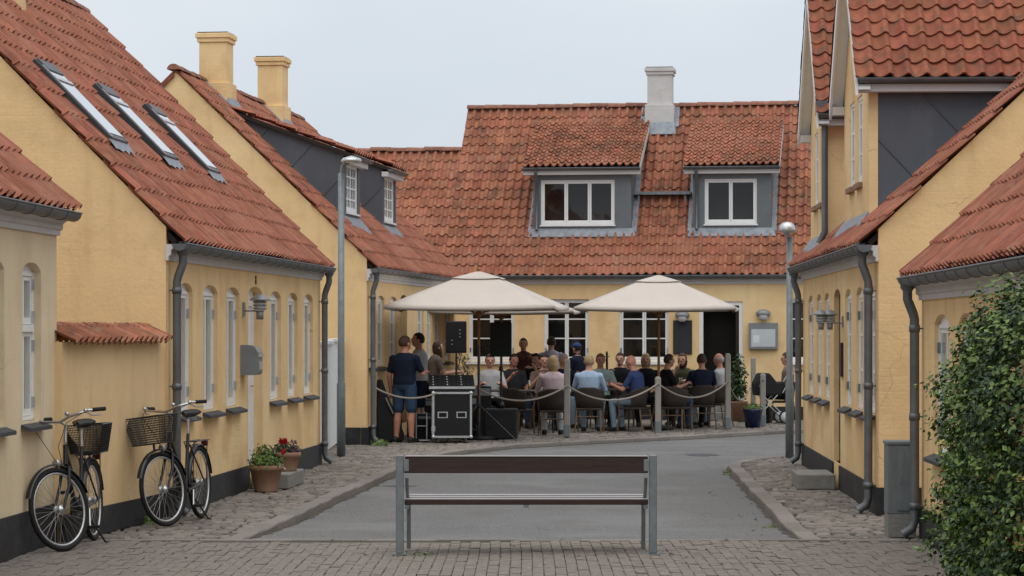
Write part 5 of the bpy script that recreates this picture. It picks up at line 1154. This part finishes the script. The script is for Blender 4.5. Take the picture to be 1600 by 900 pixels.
t = thing('folding_trolley', 'small silver folding trolley beside the flight case', 'trolley', (gx(660, 41.6), 41.6, 0)); mb = MB(); mb.tube([(-.10, 0, .04), (-.10, .02, .46), (.07, .02, .46), (.07, 0, .04)], .012, 6); mb.tube([(-.10, .01, .25), (.07, .01, .25)], .008, 6); mb.build('frame', ALU, t)
mb = MB(); mb.box(-.14, .12, -.22, .01, .02, .035); mb.build('platform', ALU, t)
for x in (-.11, .08): m_ = MB(); m_.lathe([(0, -.012), (.04, -.012), (.04, .012), (0, .012)], 12, (x, .03, .042), axis='x'); m_.build('wheel', RUBBER, t)

# planters
def planter(label, loc, r, h, m, leafm, lr, lh, n, sz, cat='planter', lz=None):
    t = thing('planter', label, cat, loc); mb = MB(); mb.lathe([(0, 0), (r*.72, 0), (r, h-.03), (r*1.04, h-.02), (r*1.04, h), (r*.93, h), (r*.9, h-.04), (0, h-.04)], 22); mb.build('pot', m, t)
    q = random.Random(int(loc[1]*100)); mb = MB(); tuft(mb, (0, 0, lz or h-.03), lr, lh, n, sz, q); o = mb.build('foliage', leafm, t); o['kind'] = 'stuff'
    st = MB()
    for k in range(6): a = q.uniform(0, 6.28); st.tube([(0, 0, h-.05), (lr*.5*math.cos(a), lr*.5*math.sin(a), (lz or h)+lh*.7)], .008, 5)
    st.build('stems', STEM, t)['kind'] = 'stuff'
planter('blue glazed pot of leafy herbs next to a rope post', (gx(1176, 47.6), 47.6, 0), .185, .34, BLUEG, LEAF1, .18, .14, 320, .05)
planter('silvery shrub in a grey pot in the café corner', (gx(705, 50.2), 50.2, 0), .24, .55, GREYM, mat('olive_leaf', (.14, .17, .10), .6, isl=.35, world=True), .42, 1.15, 1300, .07, lz=.55)
planter('tall green potted plant beside the open café door', (gx(1152, 50.9), 50.6, 0), .18, .40, TERRA, LEAF2, .15, .95, 480, .09, lz=.42)
planter('small green pot plant at the café wall below the blackboard', (gx(1066, 50.6), 50.6, 0), .16, .50, GREYM, LEAF2, .18, .50, 320, .08, lz=.5)

# chairs and tables
def make_chair():
    t = thing('café_chair'.replace('é', 'e'), 'x', 'chair', (0, 0, 0), 0, 'brown wicker terrace chairs'); N_ = 12
    mb = MB(); mb.box(-.25, .25, -.22, .24, .415, .455); mb.build('seat', WICK, t, bevel=.02, seg=2)
    V = []
    for i in range(N_+1):
        a = R(200+140*i/N_)
        for (rr, z) in ((.265, .43), (.285, .62), (.31, .80), (.315, .84), (.295, .84), (.285, .80), (.26, .62), (.24, .43)):
            f = 1-.30*max(0, abs(i-N_/2)/(N_/2)-.35); zz = .43+(z-.43)*f; V.append((rr*1.0*math.cos(a), .06+rr*1.02*math.sin(a), zz))
    mb = MB(); F = [(i*8+j, i*8+(j+1) % 8, (i+1)*8+(j+1) % 8, (i+1)*8+j) for i in range(N_) for j in range(8)]+[tuple(range(8)), tuple(range(N_*8, N_*8+8))]; mb.add(V, F, 0, True); mb.build('backrest', WICK, t)
    for s in (-1, 1):
        mb = MB(); mb.tube([(s*.27, -.04, .70), (s*.285, .10, .665), (s*.275, .22, .645), (s*.265, .235, .60)], .018, 8); mb.build('armrest', WICK, t)
        mb = MB(); mb.tube([(s*.265, .235, .62), (s*.235, .22, .42), (s*.25, .25, .0)], .015, 8); mb.build('leg', RATT, t)
        mb = MB(); mb.tube([(s*.22, -.20, .44), (s*.25, -.27, .0)], .015, 8); mb.build('leg', RATT, t)
    mb = MB(); mb.tube([(-.23, -.22, .30), (.23, -.22, .30)], .010, 6); mb.tube([(-.24, .23, .28), (.24, .23, .28)], .010, 6); mb.build('stretcher', RATT, t)
    return t
CHAIR = make_chair(); chair_used = [False]
def chair(px, d, yaw, label):
    c = CHAIR if not chair_used[0] else copy_tree(CHAIR); chair_used[0] = True
    c.location = (gx(px, d), d, 0); c.rotation_euler = (0, 0, yaw); c.scale = (.92, .94, .95); c['label'] = label
TABLEM = mat('dark_table_top', (.05, .042, .036), .45, var=.2, scale=6)
def table(x, d, label, a=.36):
    t = thing('cafe_table', label, 'table', (x, d, 0), R(-6), 'dark terrace tables'); mb = MB(); mb.box(-a, a, -a, a, .715, .745); mb.build('tabletop', TABLEM, t, bevel=.006)
    for sx in (-1, 1):
        for sy in (-1, 1): m_ = MB(); m_.tube([(sx*(a-.05), sy*(a-.05), .715), (sx*(a-.03), sy*(a-.03), 0)], .017, 8); m_.build('leg', BLACKP, t)
T1 = (gx(838, 45.4), 45.4); T2 = (gx(940, 46.3), 46.3); T3 = (gx(1080, 48.0), 48.0)
table(*T1, 'dark table between the blonde woman and the dark haired man'); table(*T2, 'dark table between the light blue and the mint shirts'); table(*T3, 'dark table before the man in the navy shirt'); table(gx(772, 45.6), 45.6, 'dark table behind the pole loudspeaker')
BEER = mat('beer', (.45, .22, .03), .15, var=.1); CLEARG = glass_mat('drinking_glass', (.93, .95, .95))
for i, (tx, ty, dx, dy, lb) in enumerate([(*T1, -.12, -.1, 'beer glass on the blonde woman\'s table'), (*T2, .1, -.2, 'beer glass on the mint shirt table'), (*T2, -.2, .1, 'second beer glass on the mint shirt table, far side'), (*T3, -.2, -.1, 'beer glass on the navy shirt table')]):
    t = thing('beer_glass', lb, 'glass', (tx+dx, ty+dy, .7455)); mb = MB(); mb.lathe([(.030, 0), (.034, .17), (.031, .17), (.028, .012), (0, .012)], 12); mb.build('tumbler', CLEARG, t); mb = MB(); mb.lathe([(0, .014), (.027, .014), (.029, .12), (0, .12)], 12); mb.build('beer', BEER, t)

# ------------------------------------------------------------------ people
def cloth(nm, c, **k): return mat(nm, c, .9, var=.14, scale=9, bump=.45, bscale=14, spec=.15, **k)
SKIN = mat('skin', (.50, .27, .19), .6, var=.06, scale=20, spec=.3); SKINR = mat('ruddy_skin', (.52, .24, .165), .6, var=.06, scale=20, spec=.3)
NAVY = cloth('navy_cotton', (.012, .017, .034)); DENIM = cloth('blue_denim', (.035, .065, .12)); LDEN = cloth('light_denim', (.22, .29, .36)); BLK = cloth('black_cotton', (.012, .012, .014))
GRY = cloth('pale_grey_cotton', (.42, .42, .43)); LAV = cloth('lavender_cotton', (.46, .42, .50)); PNK = cloth('pale_pink_cotton', (.55, .43, .46)); LBL = cloth('light_blue_cotton', (.33, .43, .57)); MINT = cloth('mint_cotton', (.37, .50, .47)); BLU = cloth('blue_polo', (.035, .055, .14)); MAR = cloth('maroon_print', (.09, .045, .05), stain=.7, stain_col=(.40, .20, .06), stain_scale=9); CHK = cloth('brown_check', (.17, .125, .10), stain=.6, stain_col=(.07, .05, .045), stain_scale=22)
SHOE = mat('dark_shoe', (.018, .018, .02), .6); SOLE = mat('white_sole', (.6, .6, .58), .7); EYEM = mat('eye_dark', (.02, .015, .012), .3); LIP = mat('lip', (.35, .13, .11), .6)
HBR = mat('brown_hair', (.055, .032, .02), .7, var=.3, scale=40, bump=.6, bscale=60); HDK = mat('dark_hair', (.018, .014, .012), .65, var=.3, scale=40, bump=.6, bscale=60); HBL = mat('blonde_hair', (.36, .25, .13), .7, var=.25, scale=40, bump=.6, bscale=60); HGR = mat('grey_hair', (.36, .34, .31), .75, var=.25, scale=40, bump=.6, bscale=60); HRD = mat('auburn_hair', (.17, .07, .035), .7, var=.25, scale=40, bump=.6, bscale=60)
PEOPLE = []
def person(label, px, d, yaw, pose, shirt, legs, hair, skin=None, H=1.75, arms='down', shorts=False, longsleeve=False, hstyle='short', head=(0, 0), lean=0.0, shoe=None, z0=0.0, girth=1.07, cap=None, group='people on the café terrace'.replace('é', 'e')):
    k = H/1.75; mb = MB(); prims = []
    def cap_(p0, r0, p1, r1, tg):
        p0, p1 = Vector(p0), Vector(p1); mb.tube([p0, p1], [r0, r1], 10); mb.sphere(p0, r0, 10, 6); mb.sphere(p1, r1, 10, 6); prims.append((p0, p1, r0, r1, tg))
    def ell(c, r, tg, n=12, m=8): mb.sphere(c, r, n, m); rr = sum(r)/3; prims.append((Vector(c), Vector(c), rr, rr, tg))
    def loft(rings, tg):
        V = []; n = 16
        for c, rx, ry in rings:
            for j in range(n):
                a = 2*math.pi*j/n; cx_, sx_ = math.cos(a), math.sin(a)
                V.append((c[0]+rx*math.copysign(abs(cx_)**.85, cx_), c[1]+ry*math.copysign(abs(sx_)**.85, sx_), c[2]))
        F = [(i*n+j, i*n+(j+1) % n, (i+1)*n+(j+1) % n, (i+1)*n+j) for i in range(len(rings)-1) for j in range(n)]+[tuple(range(n))[::-1], tuple(range((len(rings)-1)*n, len(rings)*n))]
        mb.add(V, F, 0, True)
        for (c0, a0, b0), (c1, a1, b1) in zip(rings, rings[1:]): 
            for s in (-.45, 0, .45): prims.append((Vector(c0)+Vector((a0*s, 0, 0)), Vector(c1)+Vector((a1*s, 0, 0)), (a0*.55+b0*.45)*.85, (a1*.55+b1*.45)*.85, tg))
    sit = pose == 'sit'; pz = .56 if sit else .93; py = -.06 if sit else 0.0
    def sp(h): return Vector((0, py+math.sin(lean)*h-(.03 if sit else 0)*math.sin(h*3), pz+math.cos(lean)*h))
    def R3(h, a, b): c = sp(h); return ((c.x, c.y, c.z), a, b)
    loft([R3(-.07, .13, .10), R3(0, .170, .125), R3(.07, .165, .12)], 'legs')
    loft([R3(.05, .172, .130), R3(.16, .160, .122), R3(.30, .172, .125), R3(.42, .188, .122), R3(.48, .165, .095), R3(.53, .09, .07)], 'shirt')
    nb = sp(.50); hd = math.radians(head[0]); hc = sp(.70)+Vector((0, .03+.05*math.sin(lean), -.02)); hc += Vector((0, math.sin(R(head[1]))*.05, 0))
    cap_(nb, .058, hc+Vector((0, -.01, -.06)), .052, 'skin')
    HM = Matrix.Translation(hc) @ Matrix.Rotation(hd, 4, 'Z') @ Matrix.Rotation(-R(head[1]), 4, 'X')
    n0 = len(mb.v)
    mb.sphere((0, 0, .015), (.076, .096, .112), 16, 10); mb.sphere((0, .035, -.06), (.05, .052, .052), 12, 8); mb.tube([(0, .088, .02), (0, .112, -.018)], [.010, .015], 6); mb.sphere((0, .105, -.018), .014, 8, 6)
    for s in (-1, 1): mb.sphere((s*.078, -.008, -.002), (.013, .026, .034), 8, 6); mb.sphere((s*.032, .083, .035), (.022, .012, .008), 8, 6)
    mb.xf(HM, n0); prims.append((hc, hc+Vector((0, .03, -.05)), .095, .06, 'skin'))
    # arms
    for s in (-1, 1):
        sh = sp(.435)+Vector((s*.178, 0, 0)); A = arms[0 if s < 0 else 1] if isinstance(arms, tuple) else arms
        if A == 'down': el_, wr = sh+Vector((s*.055, -.02, -.27)), sh+Vector((s*.06, .04, -.51))
        elif A == 'lap': el_, wr = sh+Vector((s*.07, .03, -.27)), sh+Vector((-s*.03, .24, -.31))
        elif A == 'table': el_, wr = sh+Vector((s*.08, .12, -.24)), sh+Vector((-s*.02, .34, -.17))
        elif A == 'forward': el_, wr = sh+Vector((s*.06, .10, -.25)), sh+Vector((-s*.02, .34, -.22))
        elif A == 'chin': el_, wr = sh+Vector((s*.02, .22, -.16)), sh+Vector((-s*.10, .22, .07))
        elif A == 'drink': el_, wr = sh+Vector((s*.07, .14, -.22)), sh+Vector((-s*.06, .30, -.03))
        elif A == 'bow': el_, wr = sh+Vector((s*.16, .10, -.20)), sh+Vector((s*.12, .30, -.06))
        ext = .014; m_ = sh.lerp(el_, .72)
        ell(sh, (.066, .066, .066), 'shirt', 10, 6); cap_(sh, .058, m_, .052, 'shirt')
        cap_(m_, .044, el_, .040, 'shirt' if longsleeve else 'skin')
        if longsleeve: e2 = el_.lerp(wr, .9); cap_(el_, .046, e2, .036, 'shirt')
        cap_(el_, .040, wr, .028, 'skin' if not longsleeve else 'skin')
        dv = (wr-el_).normalized(); side = dv.cross(Vector((0, 0, 1))); side = side.normalized() if side.length > .15 else Vector((0, 1, 0)) 
        kn = wr+dv*.085; n1 = len(mb.v); mb.tube([wr, wr+dv*.045, kn], [.026, .036, .036], 10); prims.append((wr, kn, .03, .036, 'skin'))
        up = side.cross(dv).normalized()
        for f in range(4):
            b_ = kn+side*(.030-.02*f); ln = (.066, .078, .072, .056)[f]; m2 = b_+dv*ln*.55-up*.008; e_ = b_+dv*ln*.85-up*.030; mb.tube([b_-dv*.012, m2, e_], [.0105, .0098, .009], 6); prims.append((b_, e_, .01, .009, 'skin'))
        tb = wr+dv*.025+side*.032*(1 if s > 0 else 1); te = tb+dv*.05+side*.028-up*.012; mb.tube([wr+dv*.02, tb, te], [.014, .013, .010], 6); prims.append((tb, te, .012, .01, 'skin'))
    # legs
    for s in (-1, 1):
        hp = Vector((s*.09, py, pz-.02))
        if sit: kn = Vector((s*(.13+rng.uniform(-.02, .05)), py+.44, .52)); an_ = Vector((s*(.12+rng.uniform(-.03, .04)), py+.42+rng.uniform(-.14, .12), .085))
        else: kn = Vector((s*.105, .015, .50)); an_ = Vector((s*.12, -.02, .085))
        if shorts:
            m_ = hp.lerp(kn, .88); cap_(hp, .098, m_, .083, 'legs'); cap_(m_, .056, kn, .054, 'skin'); cf = kn.lerp(an_, .35)+Vector((0, -.012, 0)); cap_(kn, .054, cf, .055, 'skin'); cap_(cf, .055, an_, .036, 'skin')
        else:
            cap_(hp, .096, kn, .066, 'legs'); cf = kn.lerp(an_, .35); cap_(kn, .066, cf, .062, 'legs'); cap_(cf, .062, an_+Vector((0, 0, .01)), .050, 'legs')
        cap_(an_+Vector((0, -.035, -.035)), .045, an_+Vector((0, .03, -.035)), .046, 'shoe'); cap_(an_+Vector((0, .03, -.043)), .042, an_+Vector((s*.012, .15, -.050)), .034, 'shoe')
        n1 = len(mb.v); c = an_+Vector((s*.005, .055, -.075)); mb.sphere(c, (.05, .145, .013), 12, 6); prims.append((c+Vector((0, -.10, 0)), c+Vector((0, .10, 0)), .012, .012, 'sole'))
    S = Matrix.Diagonal((k*girth, k*girth, k, 1)) if not sit else Matrix.Diagonal((girth, 1, 1, 1)); mb.xf(S); prims = [(S @ a, S @ b, r0, r1, tg) for a, b, r0, r1, tg in prims]; HM = S @ HM
    root = thing('person', label, 'person', (gx(px, d), d, z0), yaw, group)
    tmp = bpy.data.objects.new('tmp', mb.mesh('tmp', SKIN)); COL.objects.link(tmp)
    rm = tmp.modifiers.new('r', 'REMESH'); rm.mode = 'VOXEL'; rm.voxel_size = .0135; sm_ = tmp.modifiers.new('s', 'SMOOTH'); sm_.factor = .5; sm_.iterations = 3
    PEOPLE.append((root, tmp, prims, [skin or SKIN, shirt, legs, shoe or SHOE, SOLE], (pz*(1 if sit else k), py)))
    # hair and face
    if hair:
        h = MB(); h.sphere((0, -.004, .018), (.083, .102, .118), 22, 16); V2 = []; hq2 = random.Random(int(px))
        for v in h.v:
            x, y, z = v[0], v[1]+.004, v[2]-.018; fy = y/.102; fz = z/.118; face = (fy > .30 and fz < .48) or (fz < -.05 and fy > -.10) or (fz < -.55)
            if hstyle == 'bald': face = face or fz > .30
            if hstyle == 'long':
                face = (fy > .35 and fz < .50)
                if fz < -.1 and not face: z = z*1.9-.0; x *= 1.08; y = y*1.05-.012
            e = .86 if face else 1.0+hq2.uniform(-.004, .012); V2.append((x*e, -.004+y*e, .018+z*(e if hstyle != 'long' or fz > -.1 else 1)))
        h.v = V2; h.xf(HM); h.build('hair', hair, root)
    if cap:
        h = MB(); h.sphere((0, -.004, .04), (.088, .106, .105), 16, 10); h.v = [(v[0], v[1], max(v[2], .045)) for v in h.v]; h.box(-.06, .06, .06, .17, .045, .055); h.xf(HM); h.build('cap', cap, root)
    e = MB()
    for s in (-1, 1): e.sphere((s*.031, .086, .014), (.013, .008, .008), 8, 6)
    e.xf(HM); e.build('eyes', EYEM, root); e = MB(); e.sphere((0, .083, -.052), (.024, .008, .007), 8, 6); e.xf(HM); e.build('mouth', LIP, root)
    return root
P = person
P('standing man in navy tee and denim shorts, back turned', 632, 41.25, R(-25), 'stand', NAVY, DENIM, HBR, SKINR, 1.72, ('down', 'forward'), shorts=True, head=(-20, -6), girth=1.16)
P('standing person in pale grey tee facing the man in denim shorts', 655, 43.4, R(75), 'stand', GRY, NAVY, HDK, H=1.77, arms=('lap', 'forward'), shorts=True, head=(20, -10))
P('long haired musician in grey behind the mixing desk', 674, 45.6, R(-70), 'stand', cloth('taupe_cotton', (.16, .13, .12)), BLK, HBR, H=1.62, arms='forward', hstyle='long', head=(0, -15), lean=.15)
P('standing man in patterned maroon shirt by the café window'.replace('é', 'e'), 818, 49.6, R(172), 'stand', MAR, BLK, HDK, H=1.66, arms=('forward', 'down'), head=(0, -8))
P('standing man in lavender shirt with his back turned', 861, 49.3, R(-15), 'stand', LAV, DENIM, HBR, H=1.69, arms='forward', longsleeve=True, head=(25, -6))
P('person in navy with a blue cap before the café window'.replace('é', 'e'), 903, 50.2, R(40), 'stand', NAVY, BLK, HDK, H=1.56, arms='lap', cap=cloth('blue_cap', (.03, .06, .16)))
SEAT = [('seated blonde woman in pale pink top, back turned', 864, 44.05, R(4), PNK, GRY, HBL, None, 'table', dict(hstyle='long', longsleeve=True), 'brown wicker chair of the blonde woman in pink'),
 ('seated dark haired man across from the blonde woman in pink', 851, 46.5, R(188), cloth('brown_cotton', (.12, .08, .065)), BLK, HDK, None, 'drink', {}, 'brown wicker chair of the dark haired man'),
 ('seated fair haired person in light blue shirt, back turned', 921, 45.25, R(-8), LBL, LDEN, HBL, None, 'table', dict(longsleeve=True), 'brown wicker chair of the light blue shirt'),
 ('seated auburn haired woman in mint top facing the street', 939, 47.5, R(186), MINT, BLK, HRD, SKINR, 'table', {}, 'brown wicker chair of the woman in mint'),
 ('seated bassist in black behind the woman in mint', 968, 49.4, R(165), BLK, BLK, HDK, None, ('bow', 'drink'), {}, 'brown wicker chair of the bassist'),
 ('seated bald man in blue polo and light jeans, facing sideways', 992, 45.7, R(62), BLU, LDEN, None, SKINR, 'table', dict(lean=.18), 'brown wicker chair of the bald man in blue'),
 ('seated long haired person in dark top behind the bald man', 1009, 48.2, R(178), BLK, BLK, HBL, None, 'lap', dict(hstyle='long'), 'brown wicker chair of the long haired person'),
 ('seated man in black shirt by the teak parasol pole', 1044, 47.0, R(-70), BLK, DENIM, HBR, None, 'table', dict(lean=.10), 'brown wicker chair of the man in black'),
 ('seated man in navy shirt with his back turned', 1095, 47.1, R(10), NAVY, BLK, HBR, None, 'table', {}, 'brown wicker chair of the man in navy'),
 ('seated white haired man in light grey shirt', 1119, 48.2, R(62), GRY, LDEN, HGR, SKINR, 'drink', dict(hstyle='bald', longsleeve=True), 'brown wicker chair of the white haired man'),
 ('seated person in brown checked shirt next to the pram', 1224, 49.9, R(85), CHK, BLK, HBR, SKINR, 'lap', dict(longsleeve=True), 'brown wicker chair of the person in checks'),
 ('seated dark clothed person between maroon and lavender shirts', 838, 48.4, R(150), BLK, BLK, HDK, None, ('chin', 'table'), dict(lean=.1), 'brown wicker chair between maroon and lavender shirts'),
 ('seated grey haired man in dark blue left of the blue cap', 886, 47.6, R(215), NAVY, LDEN, HGR, SKINR, ('drink', 'lap'), dict(longsleeve=True, lean=-.06), 'brown wicker chair of the grey haired man'),
 ('seated person in olive top right of the teak pole', 1067, 49.0, R(160), cloth('olive_cotton', (.07, .075, .04)), BLK, HBR, None, ('table', 'chin'), dict(lean=.12, hstyle='long'), 'brown wicker chair of the person in olive'),
 ('seated man in charcoal shirt behind the empty chair', 803, 47.4, R(200), cloth('charcoal_cotton', (.04, .04, .045)), DENIM, HBR, SKINR, ('lap', 'drink'), dict(lean=.08), 'brown wicker chair of the man in charcoal'),
 ('seated person in pale shirt behind the pole loudspeaker', 766, 46.6, R(185), GRY, BLK, HBR, None, 'table', {}, 'brown wicker chair behind the pole loudspeaker')]
for lb, px, d, yw, sh_, lg_, hr, sk_, ar_, kw, cl in SEAT:
    chair(px, d, yw, cl); P(lb, px, d, yw, 'sit', sh_, lg_, hr, sk_, arms=ar_, **kw)
chair(806, 44.6, R(-35), 'empty brown wicker chair next to the subwoofer')
chair(1055, 45.9, R(-25), 'empty brown wicker chair beside the man in black')
bpy.context.view_layer.update(); dg = bpy.context.evaluated_depsgraph_get()
IDX = {'skin': 0, 'shirt': 1, 'legs': 2, 'shoe': 3, 'sole': 4}
for root, tmp, prims, ms, (hz, hy) in PEOPLE:
    me = bpy.data.meshes.new_from_object(tmp.evaluated_get(dg)); me.name = 'body'; me.materials.clear()
    for m in ms: me.materials.append(m)
    nf = len(me.polygons); C = np.empty(nf*3); me.polygons.foreach_get('center', C); C = C.reshape(-1, 3); best = np.full(nf, 1e9); idx = np.zeros(nf, int)
    for a, b, r0, r1, tg in prims:
        a = np.array(a); b = np.array(b); ab = b-a; l2 = max(ab @ ab, 1e-12); t = np.clip(((C-a) @ ab)/l2, 0, 1); dd = np.abs(np.linalg.norm(C-(a+t[:, None]*ab), axis=1)-(r0+(r1-r0)*t)); mk = dd < best; best[mk] = dd[mk]; idx[mk] = IDX[tg]
    tor = (np.abs(C[:, 1]-hy) < .19) & (np.abs(C[:, 0]) < .19) & ((idx == 1) | (idx == 2)); idx[tor & (C[:, 2] > hz+.015)] = 1; idx[tor & (C[:, 2] <= hz+.015)] = 2
    idx[(idx == 1) & (C[:, 2] > hz+.525*(1.0)) & (np.abs(C[:, 0]) < .10)] = 0
    me.polygons.foreach_set('material_index', idx.astype(np.int32)); me.polygons.foreach_set('use_smooth', np.ones(nf, bool)); me.update()
    o = bpy.data.objects.new('body', me); COL.objects.link(o); o.parent = root
    mt = tmp.data; bpy.data.objects.remove(tmp); bpy.data.meshes.remove(mt)

# double bass and pram
t = thing('double_bass', 'dark double bass held beside the seated bassist', 'double bass', (gx(952, 49.0), 49.05, 0), R(170)); t.rotation_euler = Euler((R(-6), 0, R(170)), 'XYZ')
bp_ = []; 
for i in range(40):
    a = 2*math.pi*i/40; zz = .42-.40*math.cos(a); wv = .30-.035*(zz-.1)-.10*math.exp(-((zz-.45)/.10)**2)-.04*max(0, zz-.5)
    bp_.append((wv*math.sin(a)**1 if True else 0, 0, .12+zz))
mb = MB(); mb.prism([(x*.9, 0, z*.92) for x, y, z in bp_], (0, .17, 0)); mb.build('body', mat('bass_varnish', (.08, .03, .012), .3, var=.2), t, bevel=.015)
mb = MB(); mb.tube([(0, .19, .55), (0, .19, 1.32)], .022, 8); mb.sphere((0, .18, 1.38), (.025, .045, .05), 10, 8); mb.tube([(-.05, .18, 1.33), (.05, .18, 1.33)], .009, 6); mb.build('neck', BLACKP, t); mb = MB(); mb.tube([(0, .08, .0), (0, .08, .14)], .008, 6); mb.build('end_pin', STEEL, t)
t = thing('pram', 'black pram with pale wheels by the café wall'.replace('é', 'e'), 'pram', (gx(1207, 49.2), 49.2, 0), R(10))
mb = MB(); prof = [(-.30, .55), (.18, .55), (.26, .70), (.26, .82), (.10, .80), (-.05, .98), (-.22, .98), (-.33, .78)]; mb.prism([(x, 0, z) for x, z in prof], (0, .36, 0)); mb.build('carrycot', CLOTHB, t, bevel=.03, seg=2)
mb = MB()
for y in (0.0, .36): mb.tube([(-.28, y, .14), (.10, y, .56)], .010, 6); mb.tube([(.26, y, .14), (-.20, y, .56)], .010, 6); mb.tube([(.20, y, .60), (.42, y, .98)], .010, 6)
mb.tube([(.42, 0, .98), (.42, .36, .98)], .014, 8); mb.build('chassis', ALU, t)
for x in (-.28, .26):
    for y in (-.02, .38):
        m_ = MB(); m_.torus((x, y, .14), .12, .017, 20, 6); wo = m_.build('wheel', RUBBER, t); m_ = MB(); m_.lathe([(0, -.008), (.10, -.006), (.10, .006), (0, .008)], 16, (x, y, .14), axis='y'); m_.build('rim', PAPER, wo)
